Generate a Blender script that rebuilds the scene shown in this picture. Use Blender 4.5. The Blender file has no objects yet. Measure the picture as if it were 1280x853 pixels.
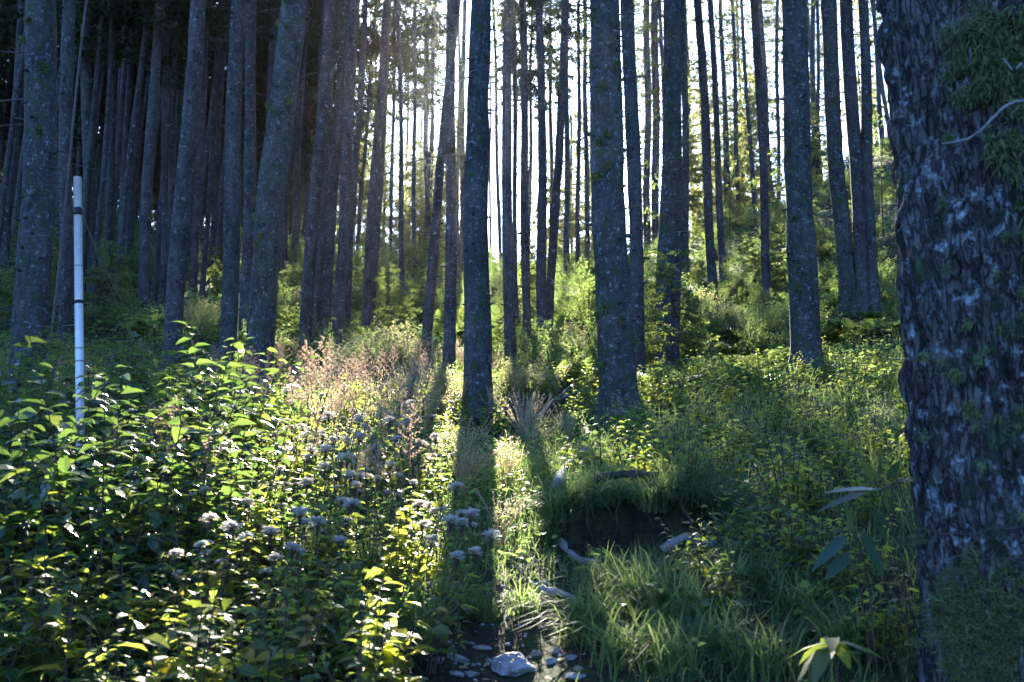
import bpy, math, random
import numpy as np
from mathutils import Vector, Matrix
R = math.radians
C = bpy.context.scene.collection
rng = np.random.default_rng(11)
random.seed(11)

# ------------------------------------------------------------------ camera, world, sun, exposure
F, W, H, PITCH, EYE = 1244.0, 1280.0, 853.0, R(12.0), 1.45
cam_d = bpy.data.cameras.new('camera'); cam = bpy.data.objects.new('camera', cam_d); C.objects.link(cam)
cam.location = (0, 0, EYE); cam.rotation_euler = (R(90) + PITCH, 0, 0)
cam_d.sensor_width = 36; cam_d.lens = 36 * F / W; cam_d.clip_end = 3000; cam_d.clip_start = 0.05
cam_d.dof.use_dof = True; cam_d.dof.focus_distance = 9.5; cam_d.dof.aperture_fstop = 4.5
sc = bpy.context.scene
sc.camera = cam
SUN_EL, SUN_AZ = R(29.6), R(-1.87)
world = bpy.data.worlds.new('World'); sc.world = world; world.use_nodes = True
wn = world.node_tree; wn.nodes.clear()
sky = wn.nodes.new('ShaderNodeTexSky'); sky.sky_type = 'NISHITA'; sky.sun_disc = False
sky.sun_elevation = SUN_EL; sky.sun_rotation = SUN_AZ; sky.air_density = 1.0; sky.dust_density = 1.6; sky.ozone_density = 4.0
bg = wn.nodes.new('ShaderNodeBackground'); bg.inputs['Strength'].default_value = 0.06
wo = wn.nodes.new('ShaderNodeOutputWorld')
wb = wn.nodes.new('ShaderNodeMix'); wb.data_type = 'RGBA'; wb.blend_type = 'MULTIPLY'; wb.inputs[0].default_value = 1.0
wb.inputs[7].default_value = (.74, .97, 1.42, 1)                # the photograph's cool white balance
wn.links.new(sky.outputs[0], wb.inputs[6]); wn.links.new(wb.outputs[2], bg.inputs[0]); wn.links.new(bg.outputs[0], wo.inputs[0])
sd = bpy.data.lights.new('sun', 'SUN'); sun = bpy.data.objects.new('sun', sd); C.objects.link(sun)
sd.energy = 5.0; sd.angle = R(0.5); sd.color = (1.0, 0.92, 0.76)
sdir = Vector((math.sin(SUN_AZ) * math.cos(SUN_EL), math.cos(SUN_AZ) * math.cos(SUN_EL), math.sin(SUN_EL)))
sun.rotation_euler = sdir.to_track_quat('Z', 'Y').to_euler()
sc.view_settings.view_transform = 'Standard'; sc.view_settings.look = 'None'
sc.view_settings.exposure = 3.1; sc.view_settings.gamma = 1.0
HAZE = 0.00008
sc.render.engine = 'CYCLES'
cy = sc.cycles
cy.use_denoising = True
cy.max_bounces = 7; cy.diffuse_bounces = 4; cy.glossy_bounces = 2; cy.transmission_bounces = 4
cy.transparent_max_bounces = 4; cy.volume_bounces = 0; cy.sample_clamp_indirect = 6.0
cy.caustics_reflective = False; cy.caustics_refractive = False
sc.render.use_persistent_data = False

# ------------------------------------------------------------------ small maths
def sstep(a, b, x):
    t = np.clip((np.asarray(x, float) - a) / (b - a), 0, 1); return t * t * (3 - 2 * t)
def _hash(ix, iy, iz, s):
    n = (ix * 374761393 + iy * 668265263 + iz * 2147483647 + s * 1274126177) & 0xFFFFFFFF
    n = ((n ^ (n >> 13)) * 1274126177) & 0xFFFFFFFF
    n = n ^ (n >> 16)
    return (n & 0xFFFF) / 65535.0
def vnoise(P, s=0):                       # value noise in 0..1
    P = np.asarray(P, float); I = np.floor(P).astype(np.int64); f = P - I; f = f * f * (3 - 2 * f)
    o = 0
    for dx in (0, 1):
        for dy in (0, 1):
            for dz in (0, 1):
                w = (f[..., 0] if dx else 1 - f[..., 0]) * (f[..., 1] if dy else 1 - f[..., 1]) * (f[..., 2] if dz else 1 - f[..., 2])
                o = o + w * _hash(I[..., 0] + dx, I[..., 1] + dy, I[..., 2] + dz, s)
    return o
def n2(x, y, sc_=1.0, s=0):
    x, y = np.broadcast_arrays(np.asarray(x, float), np.asarray(y, float))
    return vnoise(np.stack([x * sc_, y * sc_, np.zeros_like(x) + .37], -1), s)
def nrm(a): return a / np.maximum(np.linalg.norm(a, axis=-1, keepdims=True), 1e-9)

# ------------------------------------------------------------------ terrain height
_ty = np.arange(-80, 700, 0.25)
_tm = np.interp(_ty, [-80, 0, 17, 40, 46, 60, 100, 700], [-14, 0, 4.59, 13.2, 14.3, 14.0, 8, -60])
_tl = np.interp(_ty, [-80, 0, 17, 40, 80, 140, 700], [-14, 0, 4.59, 13.0, 18.5, 20, 0])
_k = np.ones(13) / 13
def _sm(a):
    p = np.pad(a, 6, mode='edge'); return np.convolve(p, _k, 'valid')
_tm, _tl = _sm(_tm), _sm(_tl)
def path_x(y): return 0.02 + 0.06 * np.sin(np.asarray(y) * 1.1) - .02 * (np.asarray(y) - 4)
def path_mask(x, y):
    return np.exp(-((x - path_x(y)) / 0.36) ** 2) * (1 - sstep(4.1, 5.0, y))
def bank_win(x): return sstep(.12, .32, x) * (1 - sstep(1.0, 1.35, x))
def G(x, y):
    x, y = np.broadcast_arrays(np.asarray(x, float), np.asarray(y, float))
    m, l = np.interp(y, _ty, _tm), np.interp(y, _ty, _tl)
    left = sstep(0.10, 0.24, -x / np.maximum(y, 8.0))
    z = m * (1 - left) + l * left
    z = z + .02 * np.clip(x, 0, 30) ** 2 + .008 * np.clip(-x, 0, 25) ** 2
    far = sstep(7, 16, y)
    z = z + (n2(x, y, .55, 1) - .5) * (.16 + .5 * far) + (n2(x, y, 1.7, 2) - .5) * (.09 + .2 * far) + (n2(x, y, 5.0, 3) - .5) * .03
    z = z - .13 * path_mask(x, y)
    by = 5.55 + .11 * np.sin(x * 5.0) + .07 * np.sin(x * 13) + .03 * np.sin(x * 31)
    st = sstep(-.05, .05, y - by)
    z = z + bank_win(x) * (st * .20 * (1 - sstep(.1, 1.6, y - by)) - (1 - st) * .20 * (1 - sstep(0.0, .75, by - y)))
    hol = np.exp(-(((x - .14) / .32) ** 2 + ((y - 10.2) / .30) ** 2))
    return z - .28 * hol
def at(px, py, Y):
    u, v = (px - W / 2) / F, (H / 2 - py) / F
    cp, sp = math.cos(PITCH), math.sin(PITCH)
    dy, dz = cp - sp * v, sp + cp * v
    return Vector((u / dy * Y, Y, EYE + dz / dy * Y))
def proj(x, y, z):
    cp, sp = math.cos(PITCH), math.sin(PITCH)
    z = z - EYE; f = y * cp + z * sp; v = -y * sp + z * cp
    return W / 2 + F * x / f, H / 2 - F * v / f
def hit(px, py, y0=2.5, y1=45.0):
    Y = np.arange(y0, y1, .03)
    p0, p1 = at(px, py, 1.0), None
    X = p0.x * Y; Z = EYE + (p0.z - EYE) * Y
    d = Z - G(X, Y)
    i = np.argmax(d < 0)
    if not (d < 0).any(): return None
    return float(Y[i])

# ------------------------------------------------------------------ materials
def mat(name):
    m = bpy.data.materials.new(name); m.use_nodes = True; m.node_tree.nodes.clear(); return m, m.node_tree
def N(nt, t, **kw):
    n = nt.nodes.new(t)
    for k, v in kw.items():
        if k in n.inputs.keys() if hasattr(n.inputs, 'keys') else False: n.inputs[k].default_value = v
        else: setattr(n, k, v)
    return n
def ramp(nt, stops, src, interp='LINEAR'):
    r = nt.nodes.new('ShaderNodeValToRGB'); cr = r.color_ramp; cr.interpolation = interp
    while len(cr.elements) < len(stops): cr.elements.new(.5)
    for e, (p, c) in zip(cr.elements, stops):
        e.position = p; e.color = (*c, 1) if len(c) == 3 else c
    nt.links.new(src, r.inputs[0]); return r
def noise(nt, vec, scale, detail=4, rough=.6, dist=0):
    n = nt.nodes.new('ShaderNodeTexNoise'); n.inputs['Scale'].default_value = scale; n.inputs['Detail'].default_value = detail
    n.inputs['Roughness'].default_value = rough; n.inputs['Distortion'].default_value = dist
    if vec is not None: nt.links.new(vec, n.inputs['Vector'])
    return n
def mixc(nt, f, a, b, mode='MIX'):
    m = nt.nodes.new('ShaderNodeMix'); m.data_type = 'RGBA'; m.blend_type = mode
    for s, v in ((0, f), (6, a), (7, b)):
        if hasattr(v, 'is_linked'): nt.links.new(v, m.inputs[s])
        else: m.inputs[s].default_value = v if s == 0 else (*v, 1)
    return m.outputs[2]
def math_(nt, op, a, b=0.0):
    m = nt.nodes.new('ShaderNodeMath'); m.operation = op
    for i, v in enumerate((a, b)):
        if hasattr(v, 'is_linked'): nt.links.new(v, m.inputs[i])
        else: m.inputs[i].default_value = v
    return m.outputs[0]
def out(nt, sh):
    o = nt.nodes.new('ShaderNodeOutputMaterial'); nt.links.new(sh, o.inputs[0])
def principled(nt, col, rough=.7, spec=.3):
    p = nt.nodes.new('ShaderNodeBsdfPrincipled')
    if hasattr(col, 'is_linked'): nt.links.new(col, p.inputs['Base Color'])
    else: p.inputs['Base Color'].default_value = (*col, 1)
    p.inputs['Roughness'].default_value = rough
    p.inputs['Specular IOR Level'].default_value = spec
    return p
def leaf_mat(name, stops, trans, tf=.5, rough=.42, spec=.45):
    m, nt = mat(name)
    g = nt.nodes.new('ShaderNodeNewGeometry'); oi = nt.nodes.new('ShaderNodeObjectInfo')
    s = math_(nt, 'FRACT', math_(nt, 'ADD', g.outputs['Random Per Island'], math_(nt, 'MULTIPLY', oi.outputs['Random'], .37)))
    r = ramp(nt, stops, s)
    no = noise(nt, g.outputs['Position'], 1.1, 2)
    tint = ramp(nt, [(.3, (.72, .80, .85)), (.7, (1.12, 1.08, .95))], no.outputs[0])
    col = mixc(nt, 1.0, r.outputs[0], tint.outputs[0], 'MULTIPLY')
    p = principled(nt, col, rough, spec)
    t = nt.nodes.new('ShaderNodeBsdfTranslucent')
    rt = ramp(nt, [(0, [c * .75 for c in trans]), (.75, trans), (1, (trans[0] * 1.35, trans[1] * 1.05, trans[2]))], s)
    nt.links.new(mixc(nt, 1.0, rt.outputs[0], tint.outputs[0], 'MULTIPLY'), t.inputs[0])
    mx = nt.nodes.new('ShaderNodeMixShader'); mx.inputs[0].default_value = tf
    nt.links.new(p.outputs[0], mx.inputs[1]); nt.links.new(t.outputs[0], mx.inputs[2])
    out(nt, mx.outputs[0]); return m
def bark_mat(name, base, dark, lichen, lich_lo, moss, moss_lo, scale=1.0, bump=.6, ck=.6, scar=.7, lw=.09, zs=.45):
    m, nt = mat(name)
    tc = nt.nodes.new('ShaderNodeTexCoord'); oi = nt.nodes.new('ShaderNodeObjectInfo')
    mp = nt.nodes.new('ShaderNodeMapping'); mp.inputs['Scale'].default_value = (1, 1, zs)
    nt.links.new(tc.outputs['Object'], mp.inputs['Vector'])
    off = nt.nodes.new('ShaderNodeVectorMath'); off.operation = 'ADD'
    cmb = nt.nodes.new('ShaderNodeCombineXYZ'); nt.links.new(math_(nt, 'MULTIPLY', oi.outputs['Random'], 37.0), cmb.inputs[2])
    nt.links.new(mp.outputs[0], off.inputs[0]); nt.links.new(cmb.outputs[0], off.inputs[1])
    v = off.outputs[0]
    vo = nt.nodes.new('ShaderNodeTexVoronoi'); vo.inputs['Scale'].default_value = 30 * scale; vo.feature = 'DISTANCE_TO_EDGE'
    nd = noise(nt, v, 22 * scale, 3)
    wv = nt.nodes.new('ShaderNodeVectorMath'); wv.operation = 'MULTIPLY_ADD'
    nt.links.new(nd.outputs['Color'], wv.inputs[0]); wv.inputs[1].default_value = (.07, .07, .05); nt.links.new(v, wv.inputs[2])
    nt.links.new(wv.outputs[0], vo.inputs['Vector'])
    crack = ramp(nt, [(0, (0, 0, 0)), (.16, (1, 1, 1))], vo.outputs['Distance'])
    nz = noise(nt, v, 9 * scale, 5, .7)
    nb_ = noise(nt, v, 3.1 * scale, 4, .6)
    fz = ramp(nt, [(.36, (0, 0, 0)), (.66, (1, 1, 1))], math_(nt, 'ADD', math_(nt, 'MULTIPLY', nz.outputs[0], .6), math_(nt, 'MULTIPLY', nb_.outputs[0], .4)))
    col = mixc(nt, fz.outputs[0], dark, base)
    col = mixc(nt, math_(nt, 'MULTIPLY', math_(nt, 'SUBTRACT', 1.0, crack.outputs[0]), ck), col, [c * .45 for c in dark])
    off2 = nt.nodes.new('ShaderNodeVectorMath'); off2.operation = 'ADD'
    nt.links.new(tc.outputs['Object'], off2.inputs[0]); nt.links.new(cmb.outputs[0], off2.inputs[1]); v2 = off2.outputs[0]
    nl = noise(nt, v2, 13 * scale, 8, .72, .3)
    lf = ramp(nt, [(lich_lo, (0, 0, 0)), (lich_lo + lw, (1, 1, 1))], nl.outputs[0])
    col = mixc(nt, lf.outputs[0], col, lichen)
    mp3 = nt.nodes.new('ShaderNodeMapping'); mp3.inputs['Scale'].default_value = (1.2, 1.2, 16); nt.links.new(v2, mp3.inputs['Vector'])
    ns = noise(nt, mp3.outputs[0], 3.0, 3, .5)
    sf = ramp(nt, [(.70, (0, 0, 0)), (.75, (1, 1, 1))], ns.outputs[0])
    col = mixc(nt, math_(nt, 'MULTIPLY', sf.outputs[0], scar), col, (.42, .42, .42))
    nm = noise(nt, v2, 4.2 * scale, 8, .72, .25)
    mf = ramp(nt, [(moss_lo, (0, 0, 0)), (moss_lo + .07, (1, 1, 1))], nm.outputs[0])
    col = mixc(nt, mf.outputs[0], col, moss)
    p = principled(nt, col, .85, .2)
    bp = nt.nodes.new('ShaderNodeBump'); bp.inputs['Strength'].default_value = bump; bp.inputs['Distance'].default_value = .015
    h = math_(nt, 'ADD', math_(nt, 'MULTIPLY', crack.outputs[0], .7), math_(nt, 'ADD', nz.outputs[0], math_(nt, 'MULTIPLY', mf.outputs[0], .6)))
    nt.links.new(h, bp.inputs['Height']); nt.links.new(bp.outputs[0], p.inputs['Normal'])
    out(nt, p.outputs[0]); return m

M = {}
M['bark'] = bark_mat('bark', (.125, .122, .112), (.028, .027, .026), (.26, .29, .30), .58, (.055, .075, .03), .67)
M['bark_mossy'] = bark_mat('mossy_bark', (.13, .135, .125), (.024, .026, .022), (.25, .29, .32), .56, (.045, .075, .03), .535, 1.5)
M['bark_big'] = bark_mat('rough_lichen_bark', (.14, .135, .125), (.028, .025, .023), (.36, .44, .46), .54, (.05, .085, .045), .56, 1.25, 1.0, .75, 0.0, .13, .22)
M['bark_base'] = bark_mat('stem_bark', (.12, .10, .075), (.05, .04, .03), (.2, .2, .17), .66, (.05, .06, .02), .75, 2.0, .4)
M['needle'] = leaf_mat('needles', [(0, (.030, .050, .018)), (.6, (.05, .075, .022)), (1, (.09, .10, .03))], (.16, .20, .05), .42, .55, .25)
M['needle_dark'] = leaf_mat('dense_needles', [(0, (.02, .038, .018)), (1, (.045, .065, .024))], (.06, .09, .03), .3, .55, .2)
M['fern'] = leaf_mat('fern_fronds', [(0, (.045, .085, .022)), (.7, (.08, .13, .03)), (1, (.15, .15, .045))], (.36, .48, .12), .52, .5, .3)
M['bush'] = leaf_mat('shrub_leaves', [(0, (.03, .078, .038)), (.75, (.055, .115, .045)), (1, (.15, .15, .05))], (.32, .46, .12), .55, .5, .25)
M['sprig'] = leaf_mat('soft_sprigs', [(0, (.03, .065, .03)), (.7, (.055, .095, .035)), (1, (.11, .13, .045))], (.34, .44, .10), .45, .5, .25)
M['backlit'] = leaf_mat('backlit_tint_needles', [(0, (.05, .08, .03)), (1, (.10, .12, .045))], (.42, .46, .16), .55, .5, .2)  # crest needles, colour brightened to carry light from behind
M['pale'] = leaf_mat('sunlit_tint_leaves', [(0, (.12, .15, .06)), (.7, (.2, .2, .09)), (1, (.28, .24, .13))], (.58, .60, .30), .5, .55, .2)  # shrub leaves with the sunlight of the lit clumps put into their colour
M['broad'] = leaf_mat('broad_leaves', [(0, (.028, .078, .05)), (.8, (.045, .105, .06)), (.92, (.12, .13, .03)), (1, (.22, .12, .03))], (.24, .38, .07), .36, .38, .5)
M['yellowing'] = leaf_mat('yellowing_leaves', [(0, (.05, .10, .03)), (.55, (.08, .13, .035)), (.7, (.22, .22, .04)), (.9, (.30, .20, .03)), (1, (.28, .12, .03))], (.5, .55, .07), .5, .42, .45)
M['herb'] = leaf_mat('herb_leaves', [(0, (.035, .085, .045)), (.8, (.06, .125, .055)), (1, (.2, .16, .05))], (.50, .60, .09), .55, .45, .4)
M['grass'] = leaf_mat('grass_blades', [(0, (.03, .085, .045)), (.75, (.05, .115, .055)), (.93, (.22, .19, .10)), (1, (.3, .25, .15))], (.36, .50, .14), .5, .6, .15)
M['dry'] = leaf_mat('dry_stalks', [(0, (.36, .30, .19)), (.7, (.46, .40, .27)), (1, (.36, .22, .17))], (.66, .58, .40), .5, .6, .2)
M['plume'] = leaf_mat('seed_plumes', [(0, (.26, .17, .13)), (.6, (.36, .26, .20)), (1, (.38, .25, .22))], (.45, .33, .25), .4, .7, .1)
M['petal'] = leaf_mat('pale_petals', [(0, (.78, .75, .70)), (.6, (.84, .81, .76)), (1, (.76, .70, .70))], (.88, .84, .78), .5, .6, .2)
M['moss'] = leaf_mat('hanging_moss', [(0, (.10, .15, .055)), (.6, (.18, .24, .09)), (1, (.28, .31, .15))], (.16, .2, .09), .3, .7, .1)

m, nt = mat('soil')
g = nt.nodes.new('ShaderNodeNewGeometry')
na = noise(nt, g.outputs['Position'], 2.3, 8, .7); nb = noise(nt, g.outputs['Position'], 26, 6, .7); nc = noise(nt, g.outputs['Position'], .7, 4)
c1 = ramp(nt, [(.3, (.010, .008, .006)), (.5, (.022, .017, .012)), (.72, (.05, .038, .026))], nb.outputs[0])
c2 = ramp(nt, [(.35, (.02, .035, .012)), (.65, (.045, .065, .02))], nb.outputs[0])
fm = ramp(nt, [(.44, (0, 0, 0)), (.56, (1, 1, 1))], na.outputs[0])
colr = mixc(nt, fm.outputs[0], c1.outputs[0], c2.outputs[0])
p = principled(nt, colr, .9, .2)
bp = nt.nodes.new('ShaderNodeBump'); bp.inputs['Strength'].default_value = .8; bp.inputs['Distance'].default_value = .04
nt.links.new(nb.outputs[0], bp.inputs['Height']); nt.links.new(bp.outputs[0], p.inputs['Normal']); out(nt, p.outputs[0]); M['soil'] = m

m, nt = mat('stone')
tc = nt.nodes.new('ShaderNodeTexCoord'); oi = nt.nodes.new('ShaderNodeObjectInfo')
na = noise(nt, tc.outputs['Object'], 14, 8, .72); nb = noise(nt, tc.outputs['Object'], 60, 4, .7)
c1 = ramp(nt, [(.3, (.10, .095, .09)), (.5, (.27, .27, .275)), (.75, (.48, .47, .46))], na.outputs[0])
c2 = mixc(nt, math_(nt, 'MULTIPLY', oi.outputs['Random'], .55), c1.outputs[0], (.10, .085, .075))
p = principled(nt, c2, .75, .3)
bp = nt.nodes.new('ShaderNodeBump'); bp.inputs['Strength'].default_value = .5; bp.inputs['Distance'].default_value = .01
nt.links.new(math_(nt, 'ADD', na.outputs[0], nb.outputs[0]), bp.inputs['Height']); nt.links.new(bp.outputs[0], p.inputs['Normal']); out(nt, p.outputs[0]); M['stone'] = m

def wood(name, a, b):
    m, nt = mat(name)
    tc = nt.nodes.new('ShaderNodeTexCoord')
    na = noise(nt, tc.outputs['Object'], 18, 7, .7, .4); nb = noise(nt, tc.outputs['Object'], 5, 4)
    c1 = ramp(nt, [(.3, a), (.65, b)], na.outputs[0])
    cc = mixc(nt, math_(nt, 'MULTIPLY', nb.outputs[0], .6), c1.outputs[0], [x * .4 for x in a])
    p = principled(nt, cc, .8, .25)
    bp = nt.nodes.new('ShaderNodeBump'); bp.inputs['Strength'].default_value = .6; bp.inputs['Distance'].default_value = .01
    nt.links.new(na.outputs[0], bp.inputs['Height']); nt.links.new(bp.outputs[0], p.inputs['Normal']); out(nt, p.outputs[0]); return m
M['deadwood'] = wood('weathered_deadwood', (.13, .12, .11), (.36, .35, .34))
M['darkwood'] = wood('rotten_wood', (.025, .02, .017), (.07, .055, .045))
M['twig'] = wood('dead_twig', (.06, .05, .045), (.17, .15, .13))
m, nt = mat('galvanised_pipe')
tc = nt.nodes.new('ShaderNodeTexCoord'); na = noise(nt, tc.outputs['Object'], 25, 6, .7)
c1 = ramp(nt, [(.3, (.66, .68, .70)), (.6, (.84, .85, .86)), (.70, (.50, .47, .42))], na.outputs[0])
p = principled(nt, c1.outputs[0], .28, .6); out(nt, p.outputs[0]); M['pipe'] = m
m, nt = mat('dark_strap'); p = principled(nt, (.02, .02, .025), .6, .3); out(nt, p.outputs[0]); M['strap'] = m
m, nt = mat('wire_metal'); p = principled(nt, (.28, .27, .26), .45, .5); p.inputs['Metallic'].default_value = .6; out(nt, p.outputs[0]); M['wire'] = m

# ------------------------------------------------------------------ geometry builder
class Geo:
    def __init__(s): s.V = []; s.F = []; s.n = 0
    def add(s, V, F, mi=0):
        V = np.asarray(V, float).reshape(-1, 3)
        for f in (F if isinstance(F, list) else [F]):
            f = np.asarray(f, np.int64)
            if len(f): s.F.append((f + s.n, mi))
        s.V.append(V); s.n += len(V); return s
    def mesh(s, name, mats, smooth=False):
        V = np.concatenate(s.V); me = bpy.data.meshes.new(name)
        me.vertices.add(len(V)); me.vertices.foreach_set('co', V.astype(np.float32).ravel())
        loops = np.concatenate([f.ravel() for f, _ in s.F]); tot = np.concatenate([np.full(len(f), f.shape[1]) for f, _ in s.F])
        mi = np.concatenate([np.full(len(f), i) for f, i in s.F])
        me.loops.add(len(loops)); me.loops.foreach_set('vertex_index', loops.astype(np.int32))
        me.polygons.add(len(tot)); st = np.concatenate([[0], np.cumsum(tot)[:-1]])
        me.polygons.foreach_set('loop_start', st.astype(np.int32)); me.polygons.foreach_set('loop_total', tot.astype(np.int32))
        me.polygons.foreach_set('material_index', mi.astype(np.int32))
        me.polygons.foreach_set('use_smooth', np.full(len(tot), bool(smooth)))
        for m_ in (mats if isinstance(mats, (list, tuple)) else [mats]): me.materials.append(m_)
        me.update(calc_edges=True); me.validate(); return me
def link(name, me, parent=None, loc=None):
    o = bpy.data.objects.new(name, me); C.objects.link(o)
    if parent is not None: o.parent = parent
    if loc is not None: o.location = loc
    return o
def tag(o, label=None, cat=None, group=None, kind=None):
    for k, v in (('label', label), ('category', cat), ('group', group), ('kind', kind)):
        if v: o[k] = v
    return o
def tube(pts, rad, n=6, cap=True):
    pts = np.asarray(pts, float); rad = np.asarray(rad, float); k = len(pts)
    T = nrm(np.gradient(pts, axis=0)); ref = np.array([1., 0, 0]) if abs(T[0, 2]) > .7 else np.array([0, 0, 1.])
    A = nrm(np.cross(T, ref)); B = np.cross(T, A); a = np.arange(n) * 2 * math.pi / n
    V = pts[:, None] + rad[:, None, None] * (np.cos(a)[None, :, None] * A[:, None] + np.sin(a)[None, :, None] * B[:, None])
    i = np.arange(k - 1)[:, None] * n; j = np.arange(n)[None]; j2 = (j + 1) % n
    Fq = np.stack([i + j, i + j2, i + n + j2, i + n + j], -1).reshape(-1, 4)
    Fs = [Fq]
    if cap: Fs += [np.arange(n)[None, ::-1], ((k - 1) * n + np.arange(n))[None]]
    return V.reshape(-1, 3), Fs
def leaves(P, D, U, L, Wd, droop=.25, fine=False, fold=.25):
    """leaf blades: base P, direction D, up U, length L, half-width Wd"""
    P, D, U = np.asarray(P, float), nrm(np.asarray(D, float)), np.asarray(U, float)
    S = nrm(np.cross(D, U)); U = np.cross(S, D); n = len(P)
    L = np.broadcast_to(np.asarray(L, float), (n,))[:, None]; Wd = np.broadcast_to(np.asarray(Wd, float), (n,))[:, None]
    q = np.arange(n)[:, None]
    if not fine:
        a = P; t = P + D * L - U * L * droop; mid = P + D * L * .42
        V = np.stack([a, mid + S * Wd + U * Wd * fold, t, mid - S * Wd + U * Wd * fold], 1)
        return V.reshape(-1, 3), [q * 4 + np.array([[0, 1, 2, 3]])]
    m1 = P + D * L * .28 - U * L * droop * .06; m2 = P + D * L * .64 - U * L * droop * .4; t = P + D * L - U * L * droop
    V = np.stack([P, m1 + S * Wd + U * Wd * fold, m1, m1 - S * Wd + U * Wd * fold, m2 + S * Wd * .8 + U * Wd * fold * .7, m2, m2 - S * Wd * .8 + U * Wd * fold * .7, t], 1)
    return V.reshape(-1, 3), [np.concatenate([q * 8 + np.array([[0, 1, 2]]), q * 8 + np.array([[0, 2, 3]]), q * 8 + np.array([[4, 7, 5]]), q * 8 + np.array([[5, 7, 6]])]),
                              np.concatenate([q * 8 + np.array([[1, 4, 5, 2]]), q * 8 + np.array([[2, 5, 6, 3]])])]
def blades(P, az, L, lean, w, curl=1.0):
    """arching grass blades, three segments each"""
    n = len(P); az = np.asarray(az); d = np.stack([np.cos(az), np.sin(az), np.zeros(n)], -1); s = np.stack([-np.sin(az), np.cos(az), np.zeros(n)], -1)
    V = []
    for t, ww in ((0, 1), (.38, .9), (.72, .62), (1, 0)):
        ho = lean * (t ** 1.6); up = t - curl * lean * .55 * t ** 2.4
        c = P + d * (L * ho)[:, None] + np.array([0, 0, 1.]) * (L * up)[:, None]
        if ww: V += [c - s * (w * ww)[:, None], c + s * (w * ww)[:, None]]
        else: V.append(c)
    V = np.stack(V, 1); q = np.arange(n)[:, None] * 7
    return V.reshape(-1, 3), [np.concatenate([q + np.array([[0, 1, 3, 2]]), q + np.array([[2, 3, 5, 4]])]), q + np.array([[4, 5, 6]])]
def rdir(n, z0=-.2, z1=.6):
    a = rng.uniform(0, 2 * math.pi, n); z = rng.uniform(z0, z1, n); r = np.sqrt(1 - z * z)
    return np.stack([r * np.cos(a), r * np.sin(a), z], -1)

# ------------------------------------------------------------------ ground sheet
def spread(lo, hi, step, far_lo, far_hi, gr=1.12):
    a = list(np.arange(lo, hi, step)); s = step; x = a[-1]
    while x < far_hi: s *= gr; x += s; a.append(x)
    s = step; x = a[0]; b = []
    while x > far_lo: s *= gr; x -= s; b.append(x)
    return np.array(b[::-1] + a)
xs, ys = spread(-3.2, 3.6, .06, -420, 420), spread(2.6, 11.5, .05, -60, 650, 1.06)
XX, YY = np.meshgrid(xs, ys); ZZ = G(XX, YY)
nx, ny = len(xs), len(ys); i = np.arange(ny - 1)[:, None] * nx; j = np.arange(nx - 1)[None]
gg = Geo().add(np.stack([XX, YY, ZZ], -1), np.stack([i + j, i + j + 1, i + nx + j + 1, i + nx + j], -1).reshape(-1, 4))
tag(link('ground', gg.mesh('ground', M['soil'], True)), kind='structure')

# ------------------------------------------------------------------ crowns (shared needle meshes)
def make_crown(seed, h=9.0, Rm=1.7, nb=70, dens=9, bare=.0, needle=.09):
    r_ = np.random.default_rng(seed); g = Geo()
    PP, DD, LL = [], [], []
    for b in range(nb):
        u = (b + r_.random()) / nb; z = h * u
        Lb = Rm * (min(1, .35 + 2.2 * u) if u < .3 else 1) * (1 - u) ** .65 * r_.uniform(.55, 1.15) + .15
        az = r_.uniform(0, 2 * math.pi); dr = r_.uniform(-.35, .12) + .5 * (u - .4)
        t = np.linspace(0, 1, 6)
        pts = np.stack([np.cos(az) * Lb * t, np.sin(az) * Lb * t, z + Lb * (dr * t - .12 * t * t)], -1)
        g.add(*tube(pts, np.linspace(.016, .004, 6), 3, False), 1)
        k = max(3, int(dens * Lb)); tt = r_.uniform(.22, 1, k)
        q = np.stack([np.interp(tt, t, pts[:, c_]) for c_ in range(3)], -1)
        side = np.where(r_.random(k) < .5, 1, -1)
        aa = az + side * r_.uniform(.5, 1.2, k); Lt = Lb * .38 * (1.15 - tt) + .12
        for s_ in range(k):
            td = np.array([math.cos(aa[s_]), math.sin(aa[s_]), r_.uniform(-.35, .1)])
            m_ = int(6 + 16 * Lt[s_]); w = r_.random(m_)[:, None]
            PP.append(q[s_] + td * Lt[s_] * w); DD.append(td * .8 + r_.normal(0, .75, (m_, 3))); LL.append(r_.uniform(.6, 1.3, m_) * needle)
    P, D, L = np.concatenate(PP), np.concatenate(DD), np.concatenate(LL)
    U = r_.normal(0, 1, P.shape)
    g.add(*leaves(P, D, U, L, L * .22, .1))
    return g.mesh('crown', [M['needle'], M['bark_base']])
CR = [make_crown(100 + k_, 8.5 + k_ % 3, 1.5 + .15 * k_, 66, 11) for k_ in range(4)]
CRD = []
for k_ in range(3):
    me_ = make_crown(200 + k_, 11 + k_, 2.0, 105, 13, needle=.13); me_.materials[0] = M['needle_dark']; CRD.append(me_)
YC = [make_crown(400 + k_, 1.5 + .3 * k_, .75, 44, 22, needle=.075) for k_ in range(3)]
CRS = [make_crown(300 + k_, 8, 1.15, 40, 10, needle=.10) for k_ in range(3)]      # thin, see-through

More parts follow.
